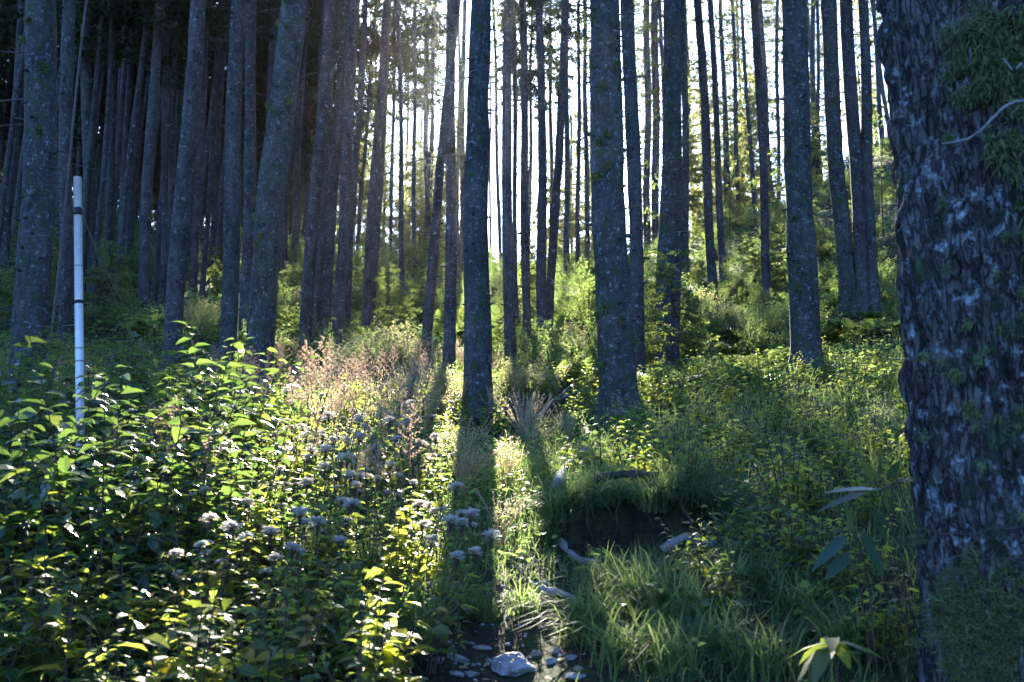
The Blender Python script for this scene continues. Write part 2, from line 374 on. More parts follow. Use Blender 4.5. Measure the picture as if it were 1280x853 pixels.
# ------------------------------------------------------------------ trees
REFS = []
def trunk_mesh(lean, r0, r1, h1, Ht, n, dz, mt, amp, stubs, flare=.32, seed=0):
    """lean: dx/dz; radius r0 near the ground, r1 at height h1"""
    r_ = np.random.default_rng(seed)
    z = np.concatenate([[-.4], np.arange(-.1, min(Ht, h1 + 1.5), dz), np.arange(min(Ht, h1 + 1.5) + .3, Ht, max(dz, .6)), [Ht]])
    sl = (r0 - r1) / max(h1, .5)
    rad = np.where(z < h1, r0 - sl * z, r1 * np.clip((Ht - z) / max(Ht - h1, .1), .06, 1) ** .8)
    rad = np.maximum(rad, .012) * (1 + flare * np.exp(-np.maximum(z, 0) / .2))
    ph = r_.uniform(0, 6, 4); sw = .025 + .26 * r0
    cx = lean * z + sw * np.sin(z * .7 + ph[0]) * sstep(0, 3, z) * .6; cyy = sw * np.sin(z * .55 + ph[1]) * sstep(0, 3, z) * .6
    a = np.arange(n) * 2 * math.pi / n
    A, Zz = np.meshgrid(a, z)
    q = np.stack([np.cos(A) * r0 * 9, np.sin(A) * r0 * 9, Zz * 1.5], -1)
    d = (vnoise(q + seed * 7.3, 5) - .5) * amp * 1.6 + (vnoise(q * np.array([3., 3, 2.2]) + seed, 6) - .5) * amp
    root = 1 + .22 * np.exp(-np.maximum(Zz, 0) / .14) * (np.sin(A * 4 + ph[2]) + .6 * np.sin(A * 3 + ph[3]))
    RR = rad[:, None] * root * (1 + d / max(r0, .02))
    V = np.stack([cx[:, None] + RR * np.cos(A), cyy[:, None] + RR * np.sin(A), Zz], -1).reshape(-1, 3)
    k = len(z); i = np.arange(k - 1)[:, None] * n; j = np.arange(n)[None]; j2 = (j + 1) % n
    g = Geo().add(V, np.stack([i + j, i + j2, i + n + j2, i + n + j], -1).reshape(-1, 4))
    for _ in range(stubs):
        zz = r_.uniform(.8, h1 + 1); az = r_.uniform(0, 2 * math.pi); rr = np.interp(zz, z, rad); L = r_.uniform(.02, .09)
        c0 = np.array([np.interp(zz, z, cx), np.interp(zz, z, cyy), zz]); dv = np.array([math.cos(az), math.sin(az), r_.uniform(-.3, .3)])
        g.add(*tube([c0 + dv * rr * .7, c0 + dv * (rr + L * .5), c0 + dv * (rr + L)], [.02, .014, .008], 5))
    return g.mesh('trunk', mt, True), (z, cx, cyy, rad)
def twig_mesh(L, up, seed):
    r_ = np.random.default_rng(seed); t = np.linspace(0, 1, 7); g = Geo()
    p = np.stack([L * t, .12 * L * np.sin(t * 3 + r_.uniform(0, 6)) * t, L * (up * t + r_.uniform(-.3, .25) * t * t)], -1)
    g.add(*tube(p, np.linspace(.013, .003, 7), 5))
    for _ in range(r_.integers(1, 4)):
        u = r_.uniform(.3, .8); b = np.array([np.interp(u, t, p[:, c_]) for c_ in range(3)]); dv = nrm(np.array([1, r_.uniform(-1.3, 1.3), r_.uniform(-.6, .6)])) * L * r_.uniform(.15, .4)
        g.add(*tube([b, b + dv * .5 + [0, 0, .02], b + dv], [.006, .004, .002], 4))
    return g.mesh('dead_branch', M['twig'], True)
TW = [twig_mesh(rng.uniform(.35, 1.2), rng.uniform(-.35, .25), 40 + k_) for k_ in range(8)]
def tree(xt, wt, xb, yb, wb, dia, style, label, ref=None, cb=None, crown='n', Ht=None, cat='tree', group=None, moss=0):
    if dia: Y = dia * F / wb * (1 / math.cos(PITCH) if 0 else 1.0)
    else:
        Y = hit(xb, yb)
        if Y is None: Y = 44.0
    B, T = at(xb, yb, Y), at(xt, 0, Y)
    sl = (T.x - B.x) / (T.z - B.z)
    x = B.x; 
    for _ in range(3):
        gz = float(G(x, Y)); x = B.x + sl * (gz - B.z)
    gz = float(G(x, Y)); dep = Y * math.cos(PITCH) + (gz - EYE) * math.sin(PITCH)
    dept = Y * math.cos(PITCH) + (T.z - EYE) * math.sin(PITCH)
    r0, r1 = wb / F * dep / 2, wt / F * dept / 2
    h1 = max(T.z - gz, 3.0); r1 = min(r1, r0 * .95)
    Ht = Ht or (max(h1 + 5, rng.uniform(17, 21)) if Y < 34 else rng.uniform(16, 18))
    near = Y < 20
    seed = abs(int(xb * 7 + yb))
    mt = {'m': M['bark_mossy'], 'b': M['bark']}[style]
    me, prof = trunk_mesh(sl, r0, r1, h1, Ht, 22 if near else 10, .07 if near else .35, mt, .018 if style == 'm' else .010, (40 if near else 14), seed=seed)
    e = link('conifer_tree', None, loc=(x, Y, gz)); tag(e, label, cat, group); e.empty_display_size = .3
    link('trunk', me, e)
    r_ = np.random.default_rng(seed + 1)
    if crown:
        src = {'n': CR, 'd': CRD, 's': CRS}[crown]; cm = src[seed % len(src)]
        cbh = cb if cb is not None else max(h1 + .6, 9.5)
        ch = 9.0; s_ = max(.55, min(1.35, (Ht + .4 - cbh) / ch))
        c_ = link('crown', cm, e, (sl * cbh, 0, cbh)); c_.scale = (s_, s_, s_); c_.rotation_euler = (0, 0, r_.uniform(0, 6.28))
    if near or style == 'm' or Y < 32 or (xb > 430 and group is None):
        for k in range(r_.integers(5, 10) if near else r_.integers(2, 5)):
            zz = r_.uniform(1.5, h1 + .5); az = r_.uniform(0, 6.28); rr = np.interp(zz, prof[0], prof[3])
            o = link('dead_branch', TW[r_.integers(0, 8)], e, (np.interp(zz, prof[0], prof[1]) + rr * .8 * math.cos(az), np.interp(zz, prof[0], prof[2]) + rr * .8 * math.sin(az), zz))
            o.rotation_euler = (0, 0, az); s_ = r_.uniform(.5, 1.0); o.scale = (s_, s_, s_)
    if moss:
        for k in range(moss):
            zz = r_.uniform(.4, h1 + .2); az = -math.pi / 2 + r_.normal(-.35, .75); rr = np.interp(zz, prof[0], prof[3]); m_ = 90
            b = np.array([np.interp(zz, prof[0], prof[1]) + rr * math.cos(az), np.interp(zz, prof[0], prof[2]) + rr * math.sin(az), zz]); o_ = np.array([math.cos(az), math.sin(az), 0])
            P = b + r_.normal(0, 1, (m_, 3)) * [.011, .011, .018]; L = r_.uniform(.035, .07, m_)
            link('moss_tuft', Geo().add(*leaves(P, o_ * .7 + r_.normal(0, .6, (m_, 3)) + [0, 0, -.5], r_.normal(0, 1, (m_, 3)), L, L * .12, .1)).mesh('moss_tuft', M['moss']), e)
    if ref: REFS.append((proj(x, Y, gz)[0], x, Y, ref))
    return e, prof

TREES = [
 # left woods
 (28, 11, 5, 330, 12, None, 'b', 'slim pale grey trunk leaning right at the left edge', 'the slim trunk at the left edge', 6.5, 'd'),
 (50, 36, 37, 400, 45, .36, 'm', 'thick mossy lichen spotted trunk behind the pale metal pole', 'the thick mossy trunk by the pole'),
 (88, 15, 80, 402, 17, .22, 'b', 'dark straight trunk directly behind the metal pole', None, 8, 'd'),
 (108, 15, 114, 395, 14, .24, 'b', 'dark trunk just right of the metal pole top', None, 7, 'd'),
 (143, 6, 116, 380, 7, None, 'b', 'very slim leaning trunk close beside the dark trunk right of the pole', None, 6, 'd'),
 (150, 11, 128, 390, 10, .2, 'b', 'narrow dark leaning trunk second to the right of the pole', None, 7, 'd'),
 (167, 7, 148, 360, 8, None, 'b', 'slim bluish trunk third to the right of the pole', None, 6, 'd'),
 (185, 8, 143, 385, 8, None, 'b', 'slim pale strongly leaning trunk right of the pole', None, 6.5, 'd'),
 (198, 12, 177, 410, 14, .23, 'b', 'medium dark trunk midway between pole and thick mossy left trunk pair', 'the medium trunk right of the pole'),
 (210, 7, 203, 385, 8, None, 'b', 'slim trunk just right of the medium dark trunk in the left woods', None, 7, 'd'),
 (221, 9, 211, 400, 10, .2, 'b', 'slim blue grey trunk touching the dark rough trunk of the left woods', None, 8, 'd'),
 (247, 18, 217, 412, 23, .27, 'b', 'broad dark brown trunk leaning right in the left woods', 'the broad dark leaning trunk'),
 (277, 5, 252, 378, 7, None, 'b', 'thin distant trunk standing in the gap right of the broad leaning trunk', 'the thin trunk in the left gap', 7, 'd'),
 (300, 17, 285, 432, 23, .27, 'b', 'blue grey knotty trunk, left one of the close pair', 'the knotty trunk pair'),
 (317, 12, 306, 425, 17, .25, 'b', 'slimmer trunk, right one of the close knotty pair', None),
 (365, 31, 324, 447, 36, .38, 'm', 'thick dark lichen covered trunk leaning right at centre left', 'the thick leaning lichen trunk'),
 (382, 8, 366, 355, 9, None, 'b', 'thin distant trunk just right of the thick leaning lichen trunk', None, 8, 'd'),
 # left-centre cluster
 (412, 13, 379, 455, 16, None, 'b', 'leftmost dark trunk of the five trunk cluster left of the bright gap', 'the dark trunk cluster'),
 (419, 11, 393, 440, 12, None, 'b', 'second trunk from the left in the dark cluster of five', None),
 (430, 11, 405, 452, 15, None, 'b', 'middle trunk of the dark cluster of five', None),
 (445, 15, 419, 455, 15, None, 'b', 'fourth trunk from the left in the dark cluster, broad at its top', None),
 (456, 6, 431, 440, 10, None, 'b', 'slim rightmost trunk of the dark cluster of five', None),
 (470, 4, 446, 322, 5, None, 'b', 'hair thin far trunk against the sky just right of the dark cluster', None, 8.3, 'n'),
 (483, 11, 456, 422, 12, None, 'b', 'straight leaning trunk at the left edge of the bright sky gap', 'the leaning trunk at the bright gap'),
 (488, 6, 464, 406, 8, None, 'b', 'slim trunk overlapping the straight leaning trunk at the bright gap', None),
 (494, 4, 488, 322, 4.5, None, 'b', 'thin left one of two far trunks in the bright gap', None, 8.3, 'd'),
 (498, 5, 503, 385, 7, None, 'b', 'thin upright trunk alone on the bluish fern slope', 'the lone thin slope trunk'),
 (519, 4.5, 517, 324, 5, None, 'b', 'thin hazy tan trunk with ragged twigs on the crest in the bright gap', None, 8.3, 'd'),
 (533, 4.5, 534, 322, 7, None, 'b', 'hazy blue grey trunk on the crest left of the forked centre pair', None, 11, 's'),
 (546, 2.5, 531, 322, 4, None, 'b', 'faintest thin trunk leaning behind the hazy blue grey one', None, 11, 's'),
 # centre
 (566, 11, 561, 470, 16, None, 'b', 'upright grey brown trunk of the crossing pair left of the sun', 'the crossing trunk pair'),
 (572, 9, 530, 454, 14, None, 'b', 'leaning trunk crossing behind the upright one left of the sun', None),
 (574, 3, 572, 345, 5, None, 'b', 'thin hazy trunk between the crossing pair and the sunlit front trunk', None, 11.5, 's'),
 (580, 6, 577, 350, 8, None, 'b', 'pale hazy trunk close left of the trunk that hides the sun', None, 11.5, 's'),
 (598, 25, 598, 516, 36, None, 'm', 'trunk that half hides the sun and casts the long central shadow', 'the trunk hiding the sun'),
 (617, 4, 625, 330, 5, None, 'b', 'thin hazy trunk just right of the sun', None, 11.5, 's'),
 (633, 11, 638, 480, 15, None, 'b', 'slim dark trunk right of the sun with pale scars low down', 'the slim trunk right of the sun'),
 (641, 5, 645, 400, 6, None, 'b', 'slimmest trunk squeezed between two dark trunks right of the sun', None, 8.2, 'n'),
 (652, 9, 660, 455, 11, None, 'b', 'slim dark trunk second right of the sun', None),
 (665, 3, 661, 325, 6, None, 'b', 'hazy pale trunk on the crest behind the centre right gap', None, 8.2, 'd'),
 (675, 9, 677, 457, 14, None, 'b', 'upright trunk of the narrow crossing pair left of the biggest centre trunk', 'the narrow crossing pair'),
 (707, 9, 684, 449, 11, None, 'b', 'leaning trunk of the narrow crossing pair left of the biggest centre trunk', None),
 (709, 5, 708, 347, 8, None, 'b', 'hazy trunk standing behind the narrow leaning trunk', None, 8.2, 'n'),
 (724, 4, 722, 340, 6, None, 'b', 'thin lone trunk in the sky gap left of the biggest centre trunk', 'the thin trunk in the centre gap', 8.2, 'n'),
 (751, 37, 775, 531, 46, None, 'm', 'biggest centre trunk, blue grey with moss tufts and white scars', 'the biggest centre trunk'),
 (786, 20, 798, 490, 19, None, 'b', 'dark trunk close behind the right side of the biggest centre trunk', None),
 (809, 8, 809, 276, 9, None, 'b', 'hazy trunk wrapped in bright green climber on the right crest', None, 8, 's'),
 (819, 11, 820, 290, 10, None, 'b', 'dark far trunk beside the hazy green wrapped one', None, 9, 'n'),
 (841, 20, 828, 470, 25, None, 'm', 'dark broad trunk with mossy left side right of centre', 'the dark broad trunk right of centre'),
 (850, 8, 842, 466, 13, None, 'b', 'brownish trunk partly hidden behind the dark broad one', None),
 (855, 8, 857, 355, 10, None, 'b', 'grey far trunk peeking out right of the dark broad trunk', None, 9, 'n'),
 # right
 (872, 10, 893, 393, 12, None, 'b', 'slim trunk leaning left beside the pale dead bush', 'the slim left leaning trunk'),
 (888, 7, 904, 350, 9, None, 'b', 'slim straight trunk above the dark hollow on the right slope', 'the trunk above the dark hollow'),
 (901, 5, 908, 236, 6, None, 'b', 'thin hazy trunk on the right crest, first from the left', None, 8, 's'),
 (916, 5, 922, 233, 6, None, 'b', 'thin hazy trunk on the right crest, second from the left', None, 9, 's'),
 (926, 4, 944, 278, 6, None, 'b', 'thin dark trunk leaning left before the right crest', None, 9, 's'),
 (944, 10, 959, 386, 11, None, 'b', 'slim dark trunk left of the stout blue grey right trunk', 'the slim dark trunk on the right slope'),
 (950, 6, 964, 252, 7, None, 'b', 'thin leaning trunk forking from behind the slim dark one', None, 9, 's'),
 (971, 5, 973, 232, 5, None, 'b', 'thin hazy trunk on the crest left of the stout right trunk', None, 9, 's'),
 (989, 31, 1010, 469, 36, None, 'm', 'stout blue grey trunk standing alone on the right with white scars', 'the stout blue grey right trunk'),
 (1016, 6, 1017, 211, 8, None, 'b', 'brownish far trunk on the crest right of the stout trunk', None, 9, 's'),
 (1022, 4, 1023, 211, 5, None, 'b', 'thinner far trunk touching the brownish crest trunk', None, 9, 's'),
 (1034, 19, 1061, 386, 21, None, 'm', 'left trunk of the three leaning together near the huge right tree', 'the three leaning right trunks'),
 (1059, 20, 1079, 390, 17, None, 'b', 'middle trunk of the three leaning together near the huge right tree', None),
 (1076, 12, 1092, 386, 16, None, 'b', 'right trunk of the three leaning together near the huge right tree', None),
 (1091, 5, 1104, 195, 6, None, 'b', 'thin far trunk in the last sky gap beside the huge right tree', None, 9, 's'),
]
for t in TREES:
    xt, wt, xb, yb, wb, dia, st, lab = t[:8]; ref = t[8]
    tree(xt, wt, xb, yb, wb, dia, st, lab, ref, t[9] if len(t) > 9 else None, t[10] if len(t) > 10 else 'n', moss={775: 16, 324: 14, 37: 8, 828: 7, 1010: 4}.get(xb, 0))
# the deep left woods: slim trunks behind one another
r_ = np.random.default_rng(5)
for k in range(140):
    Y = r_.uniform(30, 44) if k < 30 else r_.uniform(40, 76); px = r_.uniform(-60, 425) if k < 34 else r_.uniform(-300, 395) if k < 96 else r_.uniform(-60, 428); w = r_.uniform(.17, .27) * F / Y
    g0 = at(px, 0, Y).x; pyb = proj(g0, Y, float(G(g0, Y)))[1]
    lean = (640 - px) * .05 + r_.uniform(-8, 14)
    tree(px + lean, w * .75, px, pyb, w, w * Y / F, 'b', 'slim shaded trunk deep in the dark left woods', None, r_.uniform(9, 11.5) if Y < 43 else r_.uniform(3.5, 6.5), 'd', group='slim shaded trunks deep in the dark left woods')
for k, px in enumerate((-8, 18, 66, 98, 135, 158, 176, 192, 208, 232, 240, 262, 271, 334, 345, 354, 386, 398)):
    Y = r_.uniform(21, 33); w = r_.uniform(.14, .22) * F / Y; g0 = at(px, 0, Y).x; pyb = proj(g0, Y, float(G(g0, Y)))[1]
    tree(px + (640 - px) * .055 + r_.uniform(-4, 10), w * .75, px, pyb, w, w * Y / F, 'b', 'slim bluish trunk in the middle rows of the left woods', None, 11, 'n', group='slim bluish trunks in the middle rows of the left woods')
for k in range(26):
    Y = r_.uniform(62, 92); px = 60 + k * 14 + r_.uniform(-6, 6); w = r_.uniform(.18, .26) * F / Y; g0 = at(px, 0, Y).x; pyb = proj(g0, Y, float(G(g0, Y)))[1]
    tree(px + 12, w * .75, px, pyb, w, w * Y / F, 'b', 'slim shaded trunk deep in the dark left woods', None, r_.uniform(1.0, 2.5), 'd', Ht=15, group='slim shaded trunks deep in the dark left woods')
FAR = [(446, 54, 6.0, 's'), (463, 60, 6.5, 's'), (505, 58, 7.0, 's'), (523, 66, 7.5, 's'), (541, 74, 8, 's'),
       (612, 57, 10.5, 'n'), (634, 66, 10.5, 'n'), (656, 54, 9.0, 'n'), (690, 56, 8.5, 'n'), (716, 63, 9.0, 's'), (742, 55, 9.0, 'n'),
       (800, 52, 7, 'n'), (826, 60, 7, 'n'), (868, 50, 6.5, 'n'), (884, 58, 6.5, 'n'), (915, 48, 6.0, 'n'), (935, 56, 6.5, 'n'), (962, 50, 6.0, 'n'), (995, 54, 6.0, 'n'), (1028, 49, 5.5, 'n'), (1050, 58, 6, 'n'), (1098, 52, 5.5, 'n'), (1112, 47, 5.0, 'n'),
       (644, 43, 8.2, 'd'), (690, 44, 8.2, 'd'), (735, 44, 5.6, 'n'), (778, 45, 5.5, 'n'), (835, 44, 5.5, 'n'), (478, 47, 8, 'd'), (537, 46, 8.9, 'd', 15.6), (527, 48, 9.0, 'd', 15.5)]  # this row is added for its crowns, to shade foreground and near slope
for k, (px, Y, cb_, ck_, *h_) in enumerate(FAR):      # beyond the crest, pale against the sky, most added to shade the slope
    w = r_.uniform(.14, .23) * F / Y; g0 = at(px, 0, Y).x; pyb = proj(g0, Y, float(G(g0, Y)))[1]
    tree(px + (640 - px) * .05, w * .8, px, pyb, w, w * Y / F, 'b', 'far trunk beyond the crest in a row thickened for shade', None, cb_, ck_, Ht=h_[0] if h_ else 16.5 if 555 < px < 760 else 19, group='pale far trunks beyond the crest')
for k, (px, Y) in enumerate(((1330, 12), (1400, 17), (1365, 24), (1480, 14), (1440, 22), (1560, 19), (1340, 33), (1500, 30))):      # the woods go on at the right
    w = r_.uniform(.2, .34) * F / Y; g0 = at(px, 0, Y).x; pyb = proj(g0, Y, float(G(g0, Y)))[1]
    tree(px - 30, w * .8, px, pyb, w, w * Y / F, 'b', 'trunk standing hidden beyond the huge right tree', None, 10, 'n', group='trunks hidden beyond the huge right tree')
# the thin peeling stem against the thick mossy trunk
g = Geo(); zz = np.linspace(-.3, 9, 24)
g.add(*tube(np.stack([.016 * zz + .012 * np.sin(zz * 1.3), .02 * np.sin(zz), zz], -1), np.linspace(.016, .009, 24), 7))
B = at(62, 400, 9.6); o = link('dead_stem', g.mesh('dead_stem', M['twig'], True), loc=(B.x, 9.6, float(G(B.x, 9.6))))
tag(o, 'thin bare peeling stem standing close to the thick mossy left trunk', 'dead stem')

# ------------------------------------------------------------------ huge right tree
def huge_tree():
    Y, r0 = 3.35, .385
    lean = .018; c = at(1282, 420, Y); gz = float(G(c.x, Y)); c.x -= lean * (c.z - gz)
    e = link('conifer_tree', None, loc=(c.x, Y, gz)); tag(e, 'huge rough mossy trunk filling the right edge of the picture', 'tree')
    n = 150; z = np.concatenate([np.arange(-.4, 4.6, .022), np.arange(4.7, 19, .5)])
    a = np.arange(n) * 2 * math.pi / n; A, Z = np.meshgrid(a, z)
    q = np.stack([np.cos(A) * 3.2, np.sin(A) * 3.2, Z * 3.0], -1)
    d = (vnoise(q, 21) - .5) * .045
    p1 = vnoise(q * np.array([4, 4, 1.8]), 22); p2 = vnoise(q * np.array([9, 9, 5.]), 23); p3 = vnoise(q * np.array([18, 18, 12.]), 24)
    d = d + np.abs(p1 - .5) * .065 + (p2 - .5) * .035 + (p3 - .5) * .010 - .03 * np.clip(.12 - np.abs(vnoise(q * np.array([5.5, 5.5, 1.5]) + 9, 25) - .5), 0, 1) / .12
    rad = np.interp(z, [-.4, 0, .3, .8, 4.6, 19], [r0 * 1.25, r0 * 1.1, r0 * .99, r0 * .965, r0 * .93, .06])
    RR = rad[:, None] + d
    V = np.stack([lean * Z + RR * np.cos(A), .02 * Z + RR * np.sin(A), Z], -1).reshape(-1, 3)
    k = len(z); i = np.arange(k - 1)[:, None] * n; j = np.arange(n)[None]; j2 = (j + 1) % n
    g = Geo().add(V, np.stack([i + j, i + j2, i + n + j2, i + n + j], -1).reshape(-1, 4))
    link('trunk', g.mesh('trunk', M['bark_big'], True), e)
    cr = link('crown', CR[3], e, (lean * 10.5, .2, 10.5)); cr.scale = (1.2,) * 3
    # moss tufts: hanging fibres on the camera side
    r_ = np.random.default_rng(77)
    def moss(az0, z0, sa, sz, nt, Lm, hang=True):
        P, D, L = [], [], []
        for _ in range(nt):
            az = az0 + r_.normal(0, sa); zc = z0 + r_.normal(0, sz); rr = np.interp(zc, z, rad) + .015
            b = np.array([lean * zc + rr * math.cos(az), .02 * zc + rr * math.sin(az), zc]); o_ = np.array([math.cos(az), math.sin(az), 0])
            m_ = r_.integers(70, 110)
            P.append(b + r_.normal(0, .018 if nt > 1 else .009, (m_, 3))); D.append(o_ * r_.uniform(.2, 1, (m_, 1)) + r_.normal(0, .5, (m_, 3)) + np.array([0, 0, -1.1 if hang else .3])); L.append(r_.uniform(.5, 1.3, m_) * Lm)
        P, D, L = np.concatenate(P), np.concatenate(D), np.concatenate(L)
        return leaves(P, D, r_.normal(0, 1, P.shape), L, L * .022 + .0007, .15)
    fr = -math.pi / 2; mg = Geo()
    def azpx(px, py):       # azimuth on the trunk facing a pixel column
        dx = at(px, py, Y).x - (c.x + lean * (at(px, py, Y - r0).z - gz)); return fr - math.asin(max(-.97, min(.97, -dx / (r0 * 1.12))))
    for (px, py, sa, sz, nt_, L) in ((1165, 12, .10, .03, 16, .05), (1245, 20, .12, .05, 34, .08), (1195, 75, .12, .05, 26, .055), (1240, 75, .10, .05, 22, .06), (1225, 120, .10, .04, 18, .055), (1270, 130, .1, .05, 18, .055), (1150, 60, .10, .07, 18, .03),
                                     (1210, 165, .10, .05, 16, .045), (1245, 240, .10, .06, 22, .045), (1268, 175, .08, .05, 16, .05), (1190, 290, .25, .2, 26, .03), (1230, 420, .3, .3, 40, .028), (1170, 480, .2, .2, 22, .026), (1200, 800, .35, .10, 75, .03), (1165, 790, .15, .10, 40, .03)):
        zc = at(px, py, Y - r0).z - gz
        for q in range(16 if sa >= .2 and py < 700 else 1):
            if sa >= .2 and py < 700: link('moss_tuft', Geo().add(*moss(azpx(px, py) + r_.normal(0, sa), zc + r_.normal(0, sz), .008, .008, 1, L, True)).mesh('moss_tuft', M['moss']), e)
            else: mg.add(*moss(azpx(px, py), zc, sa, sz, int(nt_ * 1.3), L, py < 700))
    tag(link('moss', mg.mesh('moss', M['moss']), e), kind='stuff')
    # pale dead twigs and torn bark strips
    def strip(p0, p1, r, bow, mt, nm):
        a_ = Vector(at(*p0)) - e.location; b_ = Vector(at(*p1)) - e.location; t = np.linspace(0, 1, 8)
        pts = np.array([list(a_.lerp(b_, float(u)) + Vector((0, -bow * math.sin(u * math.pi), .02 * math.sin(u * 7)))) for u in t])
        link(nm, Geo().add(*tube(pts, np.linspace(r, r * .5, 8), 6)).mesh(nm, mt, True), e)
    yf = Y - r0 - .05
    strip((1284, 126, yf - .02), (1178, 185, yf + .03), .006, .012, M['deadwood'], 'dead_branch')
    strip((1198, 2, yf - .03), (1197, 55, yf - .01), .003, .01, M['twig'], 'dead_branch')
    strip((1284, 92, yf), (1255, 78, yf), .005, .01, M['deadwood'], 'dead_branch')
    strip((1119, 62, Y - .22), (1128, 140, Y - .22), .003, .01, M['twig'], 'bark_strip')
    strip((1213, 64, yf), (1210, 84, yf), .004, .01, M['twig'], 'bark_strip')
    strip((1180, 270, yf), (1232, 235, yf), .004, .02, M['twig'], 'dead_branch')
    # old wires round the trunk
    def wire(zc, tilt, nm='fence_wire'):
        t = np.linspace(-2.9, .2, 60); rr = np.interp(zc, z, rad) + .036
        pts = np.stack([lean * zc + rr * np.cos(t), .02 * zc + rr * np.sin(t), zc + tilt * np.cos(t) + .006 * np.sin(t * 9 + tilt * 99) + .004 * np.sin(t * 23)], -1)
        link(nm, Geo().add(*tube(pts, np.full(60, .0017), 5)).mesh(nm, M['twig'], True), e)
    for py, tl in ((652, .03), (694, .012), (700, .035)): wire(at(1220, py, yf).z - gz, tl)
    return e
huge_tree()

# ------------------------------------------------------------------ pole with bands and guy wires
def pole():
    Y = 5.9; T, Bq = at(97, 222, Y), at(100, 520, Y); gz = float(G(Bq.x, Y)); sl = (T.x - Bq.x) / (T.z - Bq.z)
    e = link('marker_pole', None, loc=(Bq.x + sl * (gz - Bq.z), Y, gz)); tag(e, 'pale metal pole with dark bands rising from the left shrubs', 'pole')
    h = T.z - gz; r = .0245
    def pt(z): return np.array([sl * z, 0, z])
    g = Geo(); n = 20
    V1, F1 = tube([pt(-.3), pt(h * .5), pt(h)], [r, r, r], n, False); g.add(V1, F1)
    V2, F2 = tube([pt(h), pt(h - .25)], [r * .86, r * .86], n, False); g.add(V2, F2)
    a0 = 2 * n; b0 = 3 * n
    g.F.append((np.array([[a0 + k, b0 + k, b0 + (k + 1) % n, a0 + (k + 1) % n] for k in range(n)]), 0))
    link('pipe', g.mesh('pipe', M['pipe'], True), e)
    def band(py, hh, nm, mt, k=1.1):
        z = at(97, py, Y).z - gz
        link(nm, Geo().add(*tube([pt(z - hh / 2), pt(z - hh / 3), pt(z + hh / 3), pt(z + hh / 2)], [r * 1.02, r * k, r * k, r * 1.02], 20)).mesh(nm, mt, True), e)
    band(265, .05, 'clamp_band', M['strap'], 1.14); band(333, .006, 'joint_ring', M['wire'], 1.05); band(378, .022, 'clamp_band', M['strap'], 1.08); band(436, .008, 'joint_ring', M['wire'], 1.05); band(452, .01, 'joint_ring', M['wire'], 1.05)
    z = at(97, 265, Y).z - gz
    g = Geo().add(*tube([pt(z) + [0, -r * 1.1, -.012], pt(z) + [0.004, -r * 1.1 - .02, -.012], pt(z) + [.006, -r * 1.1 - .03, -.012]], [.006, .006, .003], 8)); link('bolt', g.mesh('bolt', M['wire'], True), e)
    for px1, py1, yy in ((163, 392, 6.9), (158, 400, 7.2)):
        E = Vector(at(px1, py1, yy)) - e.location; S = Vector(pt(z)) + Vector((r, 0, 0))
        t = np.linspace(0, 1, 12); pts = np.array([list(S.lerp(E, float(u)) - Vector((0, 0, .05 * math.sin(u * math.pi)))) for u in t])
        link('guy_wire', Geo().add(*tube(pts, np.full(12, .0022), 5)).mesh('guy_wire', M['wire'], True), e)
pole()

# ------------------------------------------------------------------ stones, fallen wood
def stone_mesh(seed, sx, sy, sz):
    r_ = np.random.default_rng(seed); n, k = 48, 28
    th = np.linspace(0, math.pi, k); ph = np.arange(n) * 2 * math.pi / n
    T, Pp = np.meshgrid(th, ph, indexing='ij'); d = np.stack([np.sin(T) * np.cos(Pp), np.sin(T) * np.sin(Pp), np.cos(T)], -1)
    Dd = d.reshape(-1, 3); rr = np.full(len(Dd), 1.0)
    for _ in range(12):                                  # chop with planes for facets
        nv = nrm(r_.normal(0, 1, 3)); dist = r_.uniform(.38, .78); c_ = Dd @ nv
        rr = np.minimum(rr, np.where(c_ > .05, dist / np.maximum(c_, .05), 9))
    rr = rr + (vnoise(Dd * 4 + seed, 3) - .5) * .10 + (vnoise(Dd * 11 + seed, 4) - .5) * .05 + (vnoise(Dd * 25 + seed, 5) - .5) * .025
    V = Dd * rr[:, None] * np.array([sx, sy, sz])
    i = np.arange(k - 1)[:, None] * n; j = np.arange(n)[None]; j2 = (j + 1) % n
    return Geo().add(V, np.stack([i + j, i + n + j, i + n + j2, i + j2], -1).reshape(-1, 4)).mesh('stone', M['stone'], False)
STONES = [
 (650, 838, .125, .10, .055, -.25, 'largest flat pale stone in the middle of the stony path'),
 (612, 828, .028, .022, .020, .2, 'small white stone just left of the largest flat stone'),
 (570, 826, .055, .04, .03, .4, 'pale sloping stone at the left side of the stony path'),
 (548, 832, .032, .03, .026, 0, 'round dark stone at the left grass edge of the path'),
 (556, 806, .04, .03, .026, .3, 'dark rounded stone at the upper left of the path'),
 (600, 812, .05, .03, .012, -.3, 'flat grey stone above the small white one'),
 (635, 810, .022, .02, .015, .5, 'tan small stone behind the largest flat stone'),
 (692, 828, .040, .025, .018, .2, 'low grey stone right of the largest flat stone'),
 (716, 824, .032, .02, .018, -.1, 'bright white stone at the right grass edge of the path'),
 (672, 822, .035, .03, .022, .6, 'dark round stone tucked behind the largest stone'),
 (695, 816, .02, .018, .02, .1, 'small upright dark stone behind the bright right one'),
 (570, 848, .04, .03, .02, .7, 'brown stone at the lower left of the path'),
 (720, 850, .06, .05, .015, .2, 'low muddy stone at the lower right of the path'),
 (588, 845, .04, .025, .02, .2, 'grey stone below the pale sloping stone'),
 (676, 604 + 130, .05, .04, .02, .1, 'grey stone sunk in the grass below the dark bank'),
 (540, 712, .03, .03, .02, .3, 'pale pebble lying in the grass left of the central shadow'),
]
